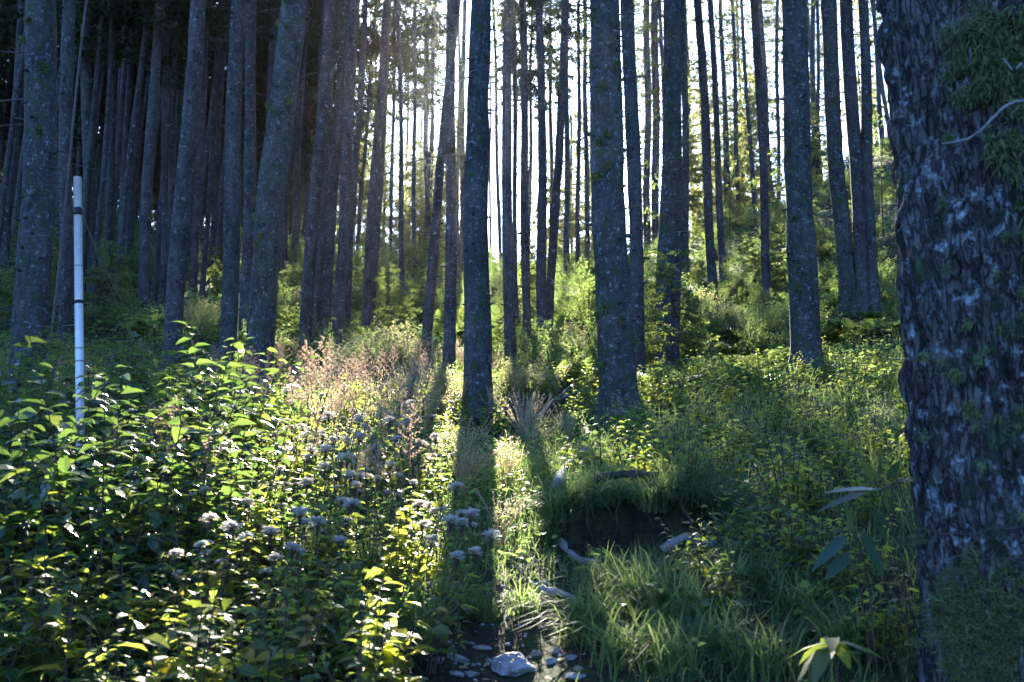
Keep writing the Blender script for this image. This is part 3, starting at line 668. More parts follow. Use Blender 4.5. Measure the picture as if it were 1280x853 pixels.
for k, (px, py, a, b, c_, rz, lab) in enumerate(STONES):
    Y = hit(px, py); x = at(px, py, Y).x
    o = link('stone', stone_mesh(500 + k, a, b, c_), loc=(x, Y, float(G(x, Y)) + c_ * .12)); o.rotation_euler = (.12, .08, rz)
    tag(o, lab, 'stone', 'stones on the path')
g = Geo()
for k in range(190):                                     # gravel nobody could count
    y = rng.uniform(3.0, 4.9); x = path_x(y) + rng.normal(0, .24); s_ = rng.uniform(.003, .011)
    V = nrm(rng.normal(0, 1, (8, 3))); cube = np.array([[-1, -1, -1], [1, -1, -1], [1, 1, -1], [-1, 1, -1], [-1, -1, 1], [1, -1, 1], [1, 1, 1], [-1, 1, 1]]) * .6
    V = (cube + rng.normal(0, .22, (8, 3))) * s_ * np.array([1.2, 1, .7]) + [x, y, float(G(x, y)) + s_ * .2]
    g.add(V, np.array([[0, 3, 2, 1], [4, 5, 6, 7], [0, 1, 5, 4], [1, 2, 6, 5], [2, 3, 7, 6], [3, 0, 4, 7]]))
tag(link('gravel', g.mesh('gravel', M['stone'])), 'small grey gravel and chips strewn over the muddy path', 'gravel', kind='stuff')
def log(pixels, r, mt, lab, lift=.6, cat='fallen branch', seed=1, taper=.55, side=0):
    r_ = np.random.default_rng(seed); P = []
    for q in pixels:
        px, py = q[:2]; Y = q[2] if len(q) > 2 else hit(px, py)
        a = at(px, py, Y); P.append([a.x, Y, max(a.z, float(G(a.x, Y)) + r * lift)])
    P = np.array(P); t = np.linspace(0, len(P) - 1, len(P) * 5); Q = np.stack([np.interp(t, np.arange(len(P)), P[:, c_]) for c_ in range(3)], -1)
    ker = np.array([1, 2, 3, 2, 1]) / 9.0
    Q = np.stack([np.convolve(np.pad(Q[:, c_], 2, mode='edge'), ker, 'valid') for c_ in range(3)], -1)
    u = np.linspace(0, 1, len(Q)); rad = r * (1 - (1 - taper) * u) * (1 + r_.normal(0, .10, len(Q)))
    o0 = Q.mean(0); g = Geo().add(*tube(Q - o0, rad, 10))
    for _ in range(side):
        k = r_.integers(1, len(Q) - 1); dv = nrm(r_.normal(0, 1, 3) * [1, 1, .4] + [0, 0, .4]); L = r_.uniform(.1, .35)
        g.add(*tube([Q[k] - o0, Q[k] - o0 + dv * L * .6, Q[k] - o0 + dv * L + [0, 0, .02]], [rad[k] * .45, rad[k] * .3, rad[k] * .12], 6))
    tag(link('fallen_branch', g.mesh('fallen_branch', mt, True), loc=o0), lab, cat)
log([(696, 636), (704, 612), (718, 596), (734, 582)], .03, M['deadwood'], 'curved pale dead branch in the sunny grass below the biggest centre trunk', 4.2)
log([(738, 556), (731, 540), (727, 532)], .035, M['darkwood'], 'short dark stub of broken wood beside the biggest centre trunk', 1.6)
log([(742, 631), (780, 630), (825, 622)], .030, M['darkwood'], 'dark rotten log lying on top of the shaded bank', 4.0, 'fallen log', 3)
log([(700, 706), (722, 716), (752, 720)], .026, M['deadwood'], 'pale barkless log at the left foot of the dark bank', 2.4, 'fallen log', 4)
log([(826, 712), (860, 704), (900, 703)], .030, M['deadwood'], 'pale lichen flecked log at the right foot of the dark bank', 2.6, 'fallen log', 5)
log([(676, 757), (700, 763), (724, 771)], .020, M['deadwood'], 'dark broken stick pointing over the muddy path', 3.2, seed=6)
log([(372, 815), (398, 826), (420, 838)], .014, M['deadwood'], 'pale stick lying under the flowers at the lower left', 9, seed=7)
log([(480, 716), (505, 722), (538, 730)], .012, M['deadwood'], 'grey stick lying in the sunlit grass left of the central shadow', 4, seed=8)
log([(624, 610), (632, 604), (655, 590), (672, 586)], .018, M['darkwood'], 'thin dark branch across the right edge of the central shadow', 1.6, seed=9, side=2)
log([(860, 440), (905, 436), (914, 410)], .05, M['darkwood'], 'dark bent root exposed under the pale bush at the right', 1.5, 'root', 10, side=3)
log([(792, 545), (850, 570), (888, 610)], .03, M['twig'], 'long fallen limb sloping down right from the biggest centre trunk', 2.4, seed=11, side=4)
log([(612, 538), (640, 520), (668, 514), (700, 505), (716, 492)], .055, M['darkwood'], 'dark rotten log over the hollow right of the trunk hiding the sun', 1.8, 'fallen log', 12, side=5)
log([(668, 540), (690, 512), (716, 504)], .03, M['deadwood'], 'pale ribbed branch bridging the dark hollow', 3.0, seed=13, side=3)
log([(728, 430 + 30), (700, 470), (690, 480)], .016, M['twig'], 'thin dead bough drooping before the ferns left of the biggest trunk', 14, seed=14, side=3)

# ------------------------------------------------------------------ plant prototypes
def fern_mesh(seed, nf=13, L0=.62):
    r_ = np.random.default_rng(seed); g = Geo()
    for f in range(nf):
        az = f * 2.4 + r_.uniform(-.3, .3); L = L0 * r_.uniform(.7, 1.15); up = r_.uniform(.55, 1.1); t = np.linspace(0, 1, 12)
        d = np.array([math.cos(az), math.sin(az), 0]); s = np.array([-math.sin(az), math.cos(az), 0])
        pts = d * (L * t ** 1.1)[:, None] + np.array([0, 0, 1.]) * (L * (up * t - .85 * up * t ** 2.3))[:, None]
        g.add(*tube(pts, np.linspace(.005, .001, 12), 3, False))
        k = 17; tt = np.linspace(.16, .98, k); q = np.stack([np.interp(tt, t, pts[:, c_]) for c_ in range(3)], -1)
        for sg in (1, -1):
            pl = L * .30 * np.sin(np.clip(tt * 1.15 + .18, 0, 1) * math.pi) ** .8 * (1.12 - .55 * tt) + .015
            D = s * sg + d * .45 + np.array([0, 0, -.18]) + r_.normal(0, .10, (k, 3))
            # each pinna as two overlapping leaflets so its edge is ragged
            g.add(*leaves(q, D, np.tile([0, 0, 1.], (k, 1)), pl, pl * .16, .15))
            g.add(*leaves(q + nrm(D) * (pl * .35)[:, None], D + d * .7, np.tile([0, 0, 1.], (k, 1)), pl * .35, pl * .08, .15))
            g.add(*leaves(q + nrm(D) * (pl * .2)[:, None], D + d * 1.1, np.tile([0, 0, 1.], (k, 1)), pl * .33, pl * .08, .15))
    return g.mesh('fern', M['fern'])
def bush_mesh(seed, R0=.5, h=.75, n=2600, leaf=.034, mt='bush'):
    """feathery shrub: forked twigs carrying small leaves, uneven outline"""
    r_ = np.random.default_rng(seed); g = Geo(); PP, DD = [], []
    nb = 26
    for b in range(nb):
        az = r_.uniform(0, 6.28); el = r_.uniform(.25, 1.45); L = r_.uniform(.55, 1.2)
        tip = np.array([math.cos(az) * math.cos(el) * R0 * 1.2, math.sin(az) * math.cos(el) * R0 * 1.2, math.sin(el) * h]) * L
        t = np.linspace(0, 1, 5); pts = tip * t[:, None] + np.array([0, 0, .12 * h]) * np.sin(t * math.pi)[:, None]
        g.add(*tube(pts, np.linspace(.008, .002, 5), 3, False), 1)
        for tw in range(7):
            u = r_.uniform(.35, 1.0); q = np.array([np.interp(u, t, pts[:, c_]) for c_ in range(3)])
            dv = nrm(tip + r_.normal(0, .35, 3) * np.linalg.norm(tip)); m_ = n // (nb * 7)
            w = r_.random(m_)[:, None]
            PP.append(q + dv * .24 * R0 * 2 * w + r_.normal(0, .018, (m_, 3))); DD.append(dv * .6 + r_.normal(0, .55, (m_, 3)) + [0, 0, -.1])
    P, D = np.concatenate(PP), np.concatenate(DD); k = len(P)
    U = np.array([0, 0, 1.]) + r_.normal(0, .4, (k, 3)); L = leaf * r_.uniform(.6, 1.3, k)
    g.add(*leaves(P, D, U, L, L * .26, .3))
    return g.mesh('shrub', [M[mt], M['bark_base']])
def herb_parts(seed, ns=5, h=.6, leaf=.09, mt='herb', wid=.24, pitch=.05, spreadr=.10, lean=.25):
    """upright leafy stems with alternate pointed leaves"""
    r_ = np.random.default_rng(seed); gs, gl = Geo(), Geo(); tips = []
    for s_ in range(ns):
        az = r_.uniform(0, 6.28); hh = h * r_.uniform(.65, 1.1); le = r_.uniform(0, lean); t = np.linspace(0, 1, 8)
        b = np.array([math.cos(az), math.sin(az), 0]) * r_.uniform(0, spreadr); d = np.array([math.cos(az), math.sin(az), 0])
        pts = b + d * (hh * le * t ** 1.8)[:, None] + np.array([0, 0, 1.]) * (hh * (t - .35 * le * t ** 2.2))[:, None]
        gs.add(*tube(pts, np.linspace(.005, .002, 8), 4, False)); tips.append(pts[-1])
        k = int(hh / pitch); tt = np.linspace(.18, .99, k) + r_.normal(0, .01, k); q = np.stack([np.interp(tt, t, pts[:, c_]) for c_ in range(3)], -1)
        aa = np.arange(k) * 2.4 + r_.uniform(0, 6); D = np.stack([np.cos(aa), np.sin(aa), r_.uniform(-.15, .5, k)], -1)
        L = leaf * (1.15 - .55 * tt) * r_.uniform(.7, 1.25, k)
        gl.add(*leaves(q, D, np.array([0, 0, 1.]) + r_.normal(0, .25, (k, 3)), L, L * wid, r_.uniform(.15, .5), True))
        for sgn in (1, -1):           # side shoots with smaller leaves
            m_ = k // 2; D2 = D[:m_] + r_.normal(0, .6, (m_, 3)); qq = q[:m_] + nrm(D[:m_]) * .035
            gl.add(*leaves(qq, D2, np.array([0, 0, 1.]) + r_.normal(0, .3, (m_, 3)), L[:m_] * .6, L[:m_] * .6 * wid, .3, True))
    return gs.mesh('stem', M['bark_base']), gl.mesh('foliage', M[mt]), tips
def head_mesh(seed, R0=.05):
    """flat topped cluster of tiny pale florets on short forking stalks"""
    r_ = np.random.default_rng(seed); g = Geo(); k = 70
    a = r_.uniform(0, 6.28, k); rr = R0 * np.sqrt(r_.random(k)); c = np.stack([rr * np.cos(a), rr * np.sin(a), .05 + .22 * R0 * (1 - (rr / R0) ** 2) + r_.normal(0, .006, k) + .25 * rr * np.cos(a - 1)], -1)
    for q in c[::4]: g.add(*tube([[0, 0, 0], q * [.6, .6, .7], q], [.0014, .001, .0008], 3, False), 1)
    for m_ in range(5):
        aa = r_.uniform(0, 6.28, k); D = np.stack([np.cos(aa), np.sin(aa), r_.uniform(-.1, .35, k)], -1)
        g.add(*leaves(c, D, np.tile([0, 0, 1.], (k, 1)), .011 * r_.uniform(.7, 1.4, k), .0045, .1))
    return g.mesh('flower_head', [M['petal'], M['bark_base']])
def plume_mesh(seed, h=.26):
    r_ = np.random.default_rng(seed); g = Geo(); t = np.linspace(0, 1, 6)
    g.add(*tube(np.stack([.03 * t * t, 0 * t, h * t], -1), np.linspace(.003, .001, 6), 3, False))
    for b in range(13):
        u = b / 13; z = h * (.15 + .85 * u); L = .075 * (1 - u) + .012; az = b * 2.4 + r_.uniform(-.4, .4); m_ = 14
        dv = np.array([math.cos(az), math.sin(az), .75]); w = r_.random(m_)[:, None]
        P = np.array([0.03 * u * u, 0, z]) + dv * L * w; g.add(*leaves(P, dv * .5 + r_.normal(0, .7, (m_, 3)), r_.normal(0, 1, (m_, 3)), r_.uniform(.009, .018, m_), .0035, .1))
    return g.mesh('plume', M['plume'])
def tussock_mesh(seed, n=150, L0=.34):
    r_ = np.random.default_rng(seed); P = np.stack([r_.normal(0, .05, n), r_.normal(0, .05, n), np.full(n, -.02)], -1)
    L = L0 * r_.uniform(.6, 1.25, n)
    return Geo().add(*blades(P, r_.uniform(0, 6.28, n), L, r_.uniform(.35, 1.05, n), r_.uniform(.0022, .0048, n), 1.35)).mesh('grass_tussock', M['grass'])
def dry_mesh(seed, n=34, h=.5):
    r_ = np.random.default_rng(seed); g = Geo()
    for k in range(n):
        az = r_.uniform(0, 6.28); L = h * r_.uniform(.6, 1.15); le = r_.uniform(.1, .55); t = np.linspace(0, 1, 6); d = np.array([math.cos(az), math.sin(az), 0])
        pts = d * (.05 * r_.random() + L * le * t ** 1.7)[:, None] + np.array([0, 0, 1.]) * (L * (t - .2 * le * t * t))[:, None]
        g.add(*tube(pts, np.linspace(.0022, .001, 6), 3, False))
        m_ = 16; w = r_.uniform(.6, 1, m_); q = np.stack([np.interp(w, t, pts[:, c_]) for c_ in range(3)], -1)
        g.add(*leaves(q, nrm(pts[-1] - pts[-2]) * .9 + r_.normal(0, .45, (m_, 3)), r_.normal(0, 1, (m_, 3)), r_.uniform(.012, .03, m_), .0035, .1))
    return g.mesh('dry_grass', M['dry'])
FERN = [fern_mesh(600 + k) for k in range(4)]
BUSH = [bush_mesh(620 + k, .45 + .08 * k, .6 + .1 * k) for k in range(4)]
SHRUB = [herb_parts(640 + k, 8, 1.15, .15, 'broad', .27, .055, .28, .55) for k in range(4)]
HERB = [herb_parts(660 + k, 6, .48, .085, 'herb', .26, .035, .14, .35) for k in range(4)]
FLOW = [herb_parts(680 + k, 7, .54, .08, 'herb', .22, .045, .13, .45) for k in range(3)]
LOWB = [herb_parts(810 + k, 6, .5, .12, 'yellowing', .3, .05, .16, .5) for k in range(3)]
HEAD = [head_mesh(700 + k, .020 + .006 * k) for k in range(3)]
PLUM = [plume_mesh(720 + k, .22 + .05 * k) for k in range(3)]
PSTEM = [herb_parts(730 + k, 3, .58, .07, 'herb', .25, .06, .08, .25) for k in range(3)]
TUSS = [tussock_mesh(740 + k, 150 + 30 * k, .30 + .05 * k) for k in range(3)]
DRY = [dry_mesh(760 + k, 34, .42) for k in range(3)]

ITEMS = []          # things whose labels are written once all stand
def refphrase(x, y):
    px = W / 2 + F * x / max(y, .5)
    best = min(REFS, key=lambda r: ((r[1] - x) ** 2 + .35 * (r[2] - y) ** 2))
    dx = px - best[0]; w = 28
    if abs(dx) < w and y < best[2]: rel = 'in front of'
    elif abs(dx) < w: rel = 'behind'
    else: rel = 'right of' if dx > 0 else 'left of'
    return f'{rel} {best[3]}'
def put(name, parts, x, y, s, cat, desc, group, dz=0, tilt=.08):
    z = float(G(x, y)) + dz; r_ = rng.uniform(0, 6.28)
    if len(parts) == 1 and not isinstance(parts[0], tuple):
        o = link(name, parts[0], loc=(x, y, z))
    else:
        o = link(name, None, loc=(x, y, z)); o.empty_display_size = .1
        for nm, me, loc in parts: link(nm, me, o, loc)
    o.rotation_euler = (rng.normal(0, tilt), rng.normal(0, tilt), r_); o.scale = (s, s, s * rng.uniform(.85, 1.15))
    tag(o, None, cat, group); ITEMS.append((o, desc, x, y)); return o
def scatter(n, xr, yr, mind, ok, tries=4000):
    pts = []
    for _ in range(tries):
        if len(pts) >= n: break
        x, y = rng.uniform(*xr), rng.uniform(*yr)
        px, py = proj(x, y, float(G(x, y)))
        if not (-60 < px < 1500) or not ok(x, y, px, py): continue
        if any((x - a) ** 2 + (y - b) ** 2 < mind ** 2 for a, b in pts): continue
        pts.append((x, y))
    return pts
T3 = [(r[1], r[2]) for r in REFS]
def off_tree(x, y, d=.25): return all((x - a) ** 2 + (y - b) ** 2 > d * d for a, b in T3)

# left foreground shrubs
for k, (x, y) in enumerate(scatter(40, (-4.2, -1.15), (4.1, 9.0), .30, lambda x, y, px, py: px < 290 and (x < -1.5 or y > 4.5) and off_tree(x, y))):
    s, l, _ = SHRUB[k % 4]
    put('leafy_shrub', [('stem', s, None), ('foliage', l, None)], x, y, rng.uniform(.70, 1.0), 'shrub', 'dark broad leaved shrub', 'broad leaved shrubs at the left')
# flowering plants
for k, (x, y) in enumerate(scatter(28, (-2.0, -.30), (3.6, 8.2), .24, lambda x, y, px, py: 230 < px < 550 and py < 900)):
    s, l, tips = FLOW[k % 3]
    put('flowering_plant', [('stem', s, None), ('foliage', l, None)] + [('flower_head', HEAD[(k + q) % 3], tuple(t)) for q, t in enumerate(tips)], x, y, rng.uniform(.75, 1.1), 'flower', 'white flat headed flowering plant', 'white flat headed flowers at the left')
# brown plume plants
for k, (x, y) in enumerate(scatter(34, (-3.3, -.5), (4.2, 10.5), .28, lambda x, y, px, py: 120 < px < 560)):
    s, l, tips = PSTEM[k % 3]
    put('plume_plant', [('stem', s, None), ('foliage', l, None)] + [('seed_plume', PLUM[(k + q) % 3], tuple(t)) for q, t in enumerate(tips)], x, y, rng.uniform(.8, 1.15), 'plant', 'plant with brown seed plumes', 'brown seed plumes')
# herbs, right and centre
for k, (x, y) in enumerate(scatter(110, (-1.6, 4.4), (4.2, 13), .26, lambda x, y, px, py: px > 430 and (px > 800 or y > 6.5) and path_mask(x, y) < .1 and off_tree(x, y) and abs(px - 600) > 15)):
    s, l, _ = HERB[k % 4]
    put('leafy_herb', [('stem', s, None), ('foliage', l, None)], x, y, rng.uniform(.6, 1.05), 'herb', 'low leafy herb', 'leafy herbs among the grass')
for k, (x, y) in enumerate(scatter(95, (.75, 3.4), (3.5, 8.5), .15, lambda x, y, px, py: bank_win(x) * (abs(y - 5.4) < .5) < .5)):
    s, l, _ = HERB[k % 4]
    put('leafy_herb', [('stem', s, None), ('foliage', l, None)], x, y, rng.uniform(.45, .9), 'herb', 'low leafy herb', 'leafy herbs among the grass')
for k, (x, y) in enumerate(scatter(70, (-2.3, -.42), (3.1, 5.0), .14, lambda x, y, px, py: px < 560)):
    s, l, _ = (HERB + LOWB)[k % 7]
    put('leafy_herb', [('stem', s, None), ('foliage', l, None)], x, y, rng.uniform(.6, 1.0), 'herb', 'bright low leafy herb', 'leafy herbs at the lower left')
# dry grass in the sunny middle
for k, (x, y) in enumerate(scatter(95, (-2.8, .5), (5.4, 16.5), .2, lambda x, y, px, py: 330 < px < 720 and off_tree(x, y))):
    put('dry_grass_clump', [DRY[k % 3]], x, y, rng.uniform(.7, 1.1), 'grass clump', 'pale dry grass clump', 'dry grass clumps in the sun')
# tussocks by the path and bank
for (px, py, s) in ((745, 790, 1.0), (735, 800, .95), (765, 745, 1.05), (700, 660, .9), (690, 690, .8), (760, 660, .8), (820, 655, .9), (880, 665, 1.0), (910, 690, 1.0), (800, 770, 1.0), (850, 780, 1.0), (520, 800, .9), (490, 815, 1.0), (470, 840, .9), (530, 770, .8), (600, 775, .7), (560, 770, .75), (780, 830, 1.), (840, 840, 1.), (900, 820, 1.05), (920, 750, 1.), (655, 770, .6), (1000, 780, 1.), (1060, 820, 1.), (960, 840, 1.)):
    Y = hit(px, py); x = at(px, py, Y).x
    put('grass_tussock', [TUSS[int(px) % 3]], x, Y, s, 'grass tussock', 'arching green grass tussock', 'grass tussocks by the path')
# ferns and feathery shrubs on the slope
for k, (x, y) in enumerate(scatter(120, (-7, 9), (9.5, 26), .5, lambda x, y, px, py: off_tree(x, y, .3) and (px > 620 or y > 15))):
    put('fern', [FERN[k % 4]], x, y, rng.uniform(.8, 1.5), 'fern', 'green fern', 'ferns on the slope')
for k, (x, y) in enumerate(scatter(230, (-12, 17), (14, 44), .6, lambda x, y, px, py: off_tree(x, y, .35))):
    put('feathery_shrub', [BUSH[k % 4]], x, y, rng.uniform(.55, 1.25) * (1 - .2 * (y > 32)), 'shrub', 'feathery green shrub', 'feathery shrubs on the slope')

for me_ in YC: me_.name = 'young_conifer'; me_.materials[0] = M['sprig']
for k, (x, y) in enumerate(scatter(90, (-13, 16), (14, 42), .8, lambda x, y, px, py: off_tree(x, y, .35))):
    put('young_conifer', [YC[k % 3]], x, y, rng.uniform(.4, .9), 'young conifer', 'soft young conifer', 'young conifers on the slope')
PALE = [bush_mesh(650 + k, .5, .55, 2600, .036, 'pale') for k in range(2)]  # pale copies of the shrub, standing for its sunlit clumps
for me_ in PALE: me_.name = 'sunlit_tint_bush'
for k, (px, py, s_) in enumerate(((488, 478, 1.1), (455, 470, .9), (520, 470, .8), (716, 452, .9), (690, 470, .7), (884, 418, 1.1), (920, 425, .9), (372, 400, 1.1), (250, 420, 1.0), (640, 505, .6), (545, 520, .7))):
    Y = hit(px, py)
    put('sunlit_tint_bush', [PALE[k % 2]], at(px, py, Y).x, Y, s_, 'shrub', 'pale straw green feathery bush', 'pale bushes tinted as sun patches')
TC = []
for k_ in range(3):
    me_ = make_crown(430 + k_, 7.8, 1.3, 76, 13, needle=.13); me_.name = 'crown'; me_.materials[0] = M['backlit']; TC.append(me_)
tmesh = Geo().add(*tube([[0, 0, -.3], [.03, .02, 3.5], [0, 0, 7.6]], [.05, .035, .008], 6)).mesh('trunk', M['bark'], True)
for k, px in enumerate((438, 452, 474, 500, 515, 528, 546, 556, 688, 706, 728, 742, 806, 866, 880, 898, 912, 926, 938, 952, 966, 1018, 1030, 1042, 1100, 1112, 446, 462, 486, 508, 522, 535, 550, 568, 662, 697, 716, 735, 873, 890, 905, 930, 945, 1025)):
    Y = rng.uniform(43, 54); x = (px - 640) / F * Y / .98; e = link('slender_conifer', None, loc=(x, Y, float(G(x, Y)))); s_ = rng.uniform(.65, 1.15)
    link('trunk', tmesh, e); c_ = link('crown', TC[k % 3], e, (0, 0, .4)); e.scale = (s_,) * 3; e.rotation_euler = (0, 0, rng.uniform(0, 6.28))
    tag(e, None, 'young conifer', 'slender young conifers along the crest'); ITEMS.append((e, 'slender young conifer on the crest', x, Y))
# turf hanging over the dark hollow
for k in range(13):
    x = .14 + k * .092; by = 5.55 + .11 * math.sin(x * 5.0) + .07 * math.sin(x * 13) + .03 * math.sin(x * 31)
    o = put('hanging_turf', [TUSS[k % 3]], x, by + .05, rng.uniform(.3, .85), 'grass tussock', 'turf tussock hanging over the dark bank', 'turf over the dark bank'); o.rotation_euler = (rng.uniform(.5, 1.0), rng.normal(0, .2), 0)
for k in range(5):                                        # roots hanging from the cut face of the bank
    x = .28 + k * .16 + rng.uniform(-.06, .06); by = 5.55 + .11 * math.sin(x * 5.0) + .07 * math.sin(x * 13) + .03 * math.sin(x * 31); zt = float(G(x, by + .06)); L = rng.uniform(.12, .30); t = np.linspace(0, 1, 8)
    q = np.stack([L * .35 * (t * rng.uniform(-1, 1) + .12 * np.sin(t * 9 + k)), -.03 - .10 * np.sin(t * 2.6), -L * t], -1)
    o = link('hanging_root', Geo().add(*tube(q, np.linspace(rng.uniform(.004, .010), .0015, 8), 6)).mesh('hanging_root', M['darkwood'], True), loc=(x, by, zt - .02))
    tag(o, 'thin root hanging from the cut face of the dark bank', 'root', 'roots hanging from the dark bank')
# single foreground plants at the right
def broad_plant():
    B = at(1085, 800, 3.5); x, y = B.x, 3.5; gz = float(G(x, y)); e = link('broad_leaf_plant', None, loc=(x, y, gz))
    tag(e, 'tall plant with large smooth oval leaves beside the huge right tree', 'plant')
    gs, gl = Geo(), Geo(); P, D, U, L, Wd = [], [], [], [], []
    def stem(pts):
        pts = np.array([list(Vector(at(*p)) - e.location) for p in pts]); t = np.linspace(0, len(pts) - 1, 12)
        q = np.stack([np.interp(t, np.arange(len(pts)), pts[:, c_]) for c_ in range(3)], -1); gs.add(*tube(q, np.linspace(.0038, .0015, 12), 5))
    stem([(1098, 860, 3.5), (1085, 720, 3.48), (1068, 660, 3.45), (1062, 630, 3.43)]); stem([(1140, 860, 3.6), (1128, 690, 3.6), (1100, 615, 3.6), (1085, 585, 3.58)]); stem([(1100, 615, 3.6), (1120, 603, 3.55), (1138, 606, 3.5)])
    for (p0, p1, w, up) in (((1064, 668, 3.45), (1060, 626, 3.38), .022, (1, -1, .2)), ((1075, 662, 3.45), (1108, 718, 3.3), .032, (.6, -1, .5)), ((1060, 668, 3.45), (1014, 708, 3.35), .024, (-.6, -1, .5)), ((1062, 690, 3.45), (1032, 722, 3.4), .026, (-.4, -1, .4)), ((1100, 612, 3.58), (1030, 607, 3.5), .022, (0, -.4, 1)), ((1092, 600, 3.58), (1078, 572, 3.55), .02, (0, -1, .3)), ((1098, 600, 3.58), (1104, 562, 3.6), .018, (1, -.7, .2)), ((1108, 600, 3.58), (1128, 574, 3.6), .016, (.5, -.7, .6)), ((1118, 604, 3.55), (1140, 596, 3.5), .018, (0, -.6, 1)), ((1085, 615, 3.58), (1020, 632, 3.5), .018, (0, -.5, 1)), ((1090, 640, 3.5), (1118, 660, 3.5), .02, (.2, -.8, .7)), ((1096, 655, 3.52), (1112, 676, 3.5), .02, (.3, -.8, .7))):
        a, b = Vector(at(*p0)) - e.location, Vector(at(*p1)) - e.location; P.append(a); D.append(b - a); L.append((b - a).length); Wd.append(w); U.append(up)
    gl.add(*leaves(np.array(P), np.array(D), np.array(U, float), np.array(L), np.array(Wd), .12, True, .12))
    link('stem', gs.mesh('stem', M['bark_base'], True), e); link('foliage', gl.mesh('foliage', M['broad'], True), e)
broad_plant()
def fan_plant(px, py, Y, lab, s=1.0):
    B = at(px, py, Y); gz = float(G(B.x, Y)); e = link('fan_leaf_plant', None, loc=(B.x, Y, gz)); tag(e, lab, 'plant'); h = B.z - gz
    gs = Geo().add(*tube([[0, 0, -.05], [.01, 0, h * .6], [0, 0, h]], [.005, .004, .003], 5)); P, D = [], []
    for k in range(11):
        a = -2.9 + k * .62 + rng.normal(0, .1); P.append([0, 0, h + rng.uniform(-.02, .01)]); D.append([math.cos(a), math.sin(a), rng.uniform(-.5, .15)])
    L = rng.uniform(.09, .15, 11) * s
    gl = Geo().add(*leaves(np.array(P), np.array(D), np.tile([0, 0, 1.], (11, 1)), L, L * .17, .35, True, .2))
    link('stem', gs.mesh('stem', M['bark_base'], True), e); link('foliage', gl.mesh('foliage', M['herb'], True), e)
fan_plant(1040, 800, 3.1, 'pale green plant with fanned narrow leaves at the lower right', 1.2)
fan_plant(660, 470, 11.0, 'small sunlit fan leaved plant left of the biggest centre trunk', 1.8)
fan_plant(470, 545, 6.0, 'bright yellow green seedling among the dry grass', 1.0)
# bright broad-leaved saplings on the right slope
def sapling(px, Y, h, lab, n=130):
    x = at(px, 300, Y).x; gz = float(G(x, Y)); e = link('sapling', None, loc=(x, Y, gz)); tag(e, lab, 'sapling'); r_ = np.random.default_rng(int(px)); gs, gl = Geo(), Geo()
    t = np.linspace(0, 1, 9); pts = np.stack([.12 * h * t * t, .05 * np.sin(t * 3), h * t], -1); gs.add(*tube(pts, np.linspace(.022, .005, 9), 6)); P, D = [], []
    for b in range(14):
        u = r_.uniform(.35, 1); q = np.array([np.interp(u, t, pts[:, c_]) for c_ in range(3)]); az = r_.uniform(0, 6.28); L = r_.uniform(.3, .8)
        bp_ = np.stack([q, q + np.array([math.cos(az), math.sin(az), .25]) * L * .6, q + np.array([math.cos(az), math.sin(az), .15]) * L]); gs.add(*tube(bp_, [.007, .005, .002], 4))
        m_ = n // 14; w = r_.uniform(.35, 1.05, m_)[:, None]; P.append(q + np.array([math.cos(az), math.sin(az), .18]) * L * w + r_.normal(0, .05, (m_, 3))); D.append(np.array([math.cos(az), math.sin(az), 0]) + r_.normal(0, .7, (m_, 3)) + [0, 0, -.2])
    P, D = np.concatenate(P), np.concatenate(D); L = r_.uniform(.08, .15, len(P)); gl.add(*leaves(P, D, np.array([0, 0, 1.]) + r_.normal(0, .3, P.shape), L, L * .33, .2, True))
    link('stem', gs.mesh('stem', M['bark_base'], True), e); link('foliage', gl.mesh('foliage', M['fern']), e)
sapling(912, 31, 4.4, 'sapling with bright backlit leaves between the thin right crest trunks'); sapling(955, 30, 4.2, 'sapling with bright leaves behind the slim dark right trunk')
sapling(802, 33, 4.0, 'bright leafy sapling in the gap right of the biggest centre trunk'); sapling(1105, 24, 4.2, 'leafy sapling in the last gap beside the huge right tree')

# labels for the scattered plants
from collections import defaultdict
by = defaultdict(list)
for it in ITEMS: by[f'{it[1]} {refphrase(it[2], it[3])}'].append(it)
for lab, its in by.items():
    its.sort(key=lambda i: i[3]); k = len(its)
    ORD = ['', 'second ', 'third ', 'fourth ', 'fifth ', 'sixth ']; NUM = ['', '', 'two', 'three', 'four', 'five', 'six']
    for j, i_ in enumerate(its):
        if k == 1: l_ = lab
        elif k <= 6:
            plural = lab.replace(i_[1], (i_[1].replace('plant with', 'plants with') if ' with ' in i_[1] else i_[1] + ('es' if i_[1].endswith('bush') else 's')), 1)
            l_ = ('nearer' if j == 0 else 'farther') + f' of two {plural}' if k == 2 else f'{ORD[j]}nearest of {NUM[k]} {plural}'
            if 'over the dark bank' in lab or len(l_.split()) > 16: l_ = ('nearest ' if j == 0 else ORD[j] + 'nearest ') + lab
            if len(l_.split()) > 16: l_ = lab
        else: l_ = lab
        i_[0]['label'] = l_
        if k > 1: i_[0]['group'] = (i_[1] + 's ' + lab[len(i_[1]) + 1:])
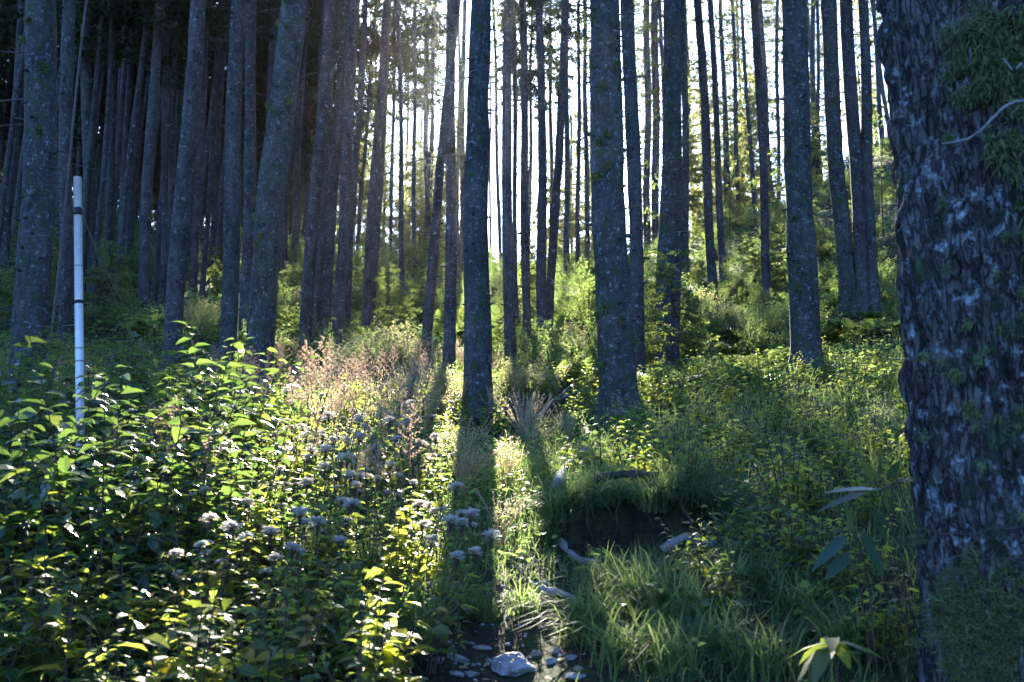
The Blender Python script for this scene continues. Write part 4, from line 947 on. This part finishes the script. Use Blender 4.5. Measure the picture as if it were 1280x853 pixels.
# ------------------------------------------------------------------ uncountable cover: grass and small leaves
def cover_points(n, xr, yr, dens):
    x, y = rng.uniform(*xr, n), rng.uniform(*yr, n)
    keep = rng.random(n) < dens(x, y); x, y = x[keep], y[keep]
    z = G(x, y); px, py = proj(x, y, z); k = (px > -140) & (px < 1600) & (py < 930)
    return x[k], y[k], z[k]
def face_bank(x, y):
    by = 5.55 + .11 * np.sin(x * 5.0) + .07 * np.sin(x * 13) + .03 * np.sin(x * 31); return bank_win(x) * ((y - by > -.55) & (y - by < .10))
gg = Geo()
x, y, z = cover_points(54000, (-2.6, 3.5), (3.0, 8.0), lambda x, y: (1 - path_mask(x, y)) ** 3 * (.25 + .75 * sstep(-1.1, .2, x)) * (.30 + .70 * n2(x, y, 1.3, 9)) * (1 - .45 * sstep(.8, 1.3, x)) * (1 - .97 * face_bank(x, y)) * (1 - .8 * sstep(-.35, .0, x) * (1 - sstep(.1, .3, x)) * (1 - sstep(4.6, 5.2, y))))
n = len(x); gg.add(*blades(np.stack([x, y, z - .01], -1), rng.uniform(0, 6.28, n), rng.uniform(.10, .30, n) * (.55 + .9 * n2(x, y, 1.9, 8)), rng.uniform(.2, 1.0, n), rng.uniform(.0016, .0036, n), 1.2))
x, y, z = cover_points(60000, (-7, 8), (8.0, 24), lambda x, y: (.3 + .7 * n2(x, y, .8, 9)))
n = len(x); gg.add(*blades(np.stack([x, y, z - .01], -1), rng.uniform(0, 6.28, n), rng.uniform(.14, .36, n), rng.uniform(.2, .9, n), rng.uniform(.003, .006, n), 1.1))
tag(link('grass', gg.mesh('grass', M['grass'])), 'green grass covering the slope between the plants', 'grass', kind='stuff')
gg = Geo()
def cover(n, xr, yr, dens, hmax, L0, fine):
    x, y, z = cover_points(n, xr, yr, dens); k = len(x); D = rdir(k, -.25, .45)
    L = L0 * rng.uniform(.6, 1.4, k); P = np.stack([x, y, z + rng.uniform(.01, 1, k) ** 1.3 * hmax * (.4 + .9 * n2(x, y, 1.2, 12))], -1)
    gg.add(*leaves(P, D, np.array([0, 0, 1.]) + rng.normal(0, .3, (k, 3)), L, L * .3, .25, fine))
cover(29000, (-3.2, 3.6), (3.0, 8.5), lambda x, y: (1 - path_mask(x, y)) ** 4 * (1 - face_bank(x, y)) * (.3 + .7 * sstep(.4, -.6, x) * 1.0) * (.4 + .6 * n2(x, y, 1.5, 14)) * np.where(x > .3, .5, 1), .30, .05, True)
cover(60000, (-9, 9), (8.0, 20), lambda x, y: .25 + .75 * n2(x, y, .7, 15), .28, .06, False)
cover(110000, (-20, 20), (18, 48), lambda x, y: .2 + .8 * n2(x, y, .5, 15), .35, .075, False)
tag(link('ground_cover', gg.mesh('ground_cover', M['bush'])), 'small green leaves carpeting the slope under the trees', 'ground cover', kind='stuff')

# ------------------------------------------------------------------ morning haze between the trunks
hz = bpy.data.materials.new('haze'); hz.use_nodes = True; ht = hz.node_tree; ht.nodes.clear()
pv = ht.nodes.new('ShaderNodeVolumePrincipled'); pv.inputs['Color'].default_value = (.92, .95, 1, 1); pv.inputs['Density'].default_value = HAZE
pv.inputs['Anisotropy'].default_value = .84
ho = ht.nodes.new('ShaderNodeOutputMaterial'); ht.links.new(pv.outputs[0], ho.inputs['Volume'])
def box_geo(lo, hi):
    V = np.array([[x, y, z] for z in (lo[2], hi[2]) for y in (lo[1], hi[1]) for x in (lo[0], hi[0])], float)
    return Geo().add(V, np.array([[0, 2, 3, 1], [4, 5, 7, 6], [0, 1, 5, 4], [2, 6, 7, 3], [0, 4, 6, 2], [1, 3, 7, 5]]))
zlo = min(float(ZZ.min()), 0) - 1.0
tag(link('haze', box_geo((-430, -80, zlo), (430, 700, 60)).mesh('haze', hz)), 'thin bluish morning haze hanging between the far trunks', 'haze', kind='stuff')

x, y, z = cover_points(900, (-.9, .9), (3.0, 6.0), lambda x, y: .25 + .6 * path_mask(x, y)); k = len(x)
gl_ = Geo().add(*leaves(np.stack([x, y, z + .012], -1), rdir(k, -.15, .25), np.array([0, 0, 1.]) + rng.normal(0, .35, (k, 3)), rng.uniform(.015, .05, k), rng.uniform(.006, .014, k), .2, True))
tag(link('leaf_litter', gl_.mesh('leaf_litter', M['dry'])), 'dead brown leaves and scraps littering the muddy path', 'leaf litter', kind='stuff')
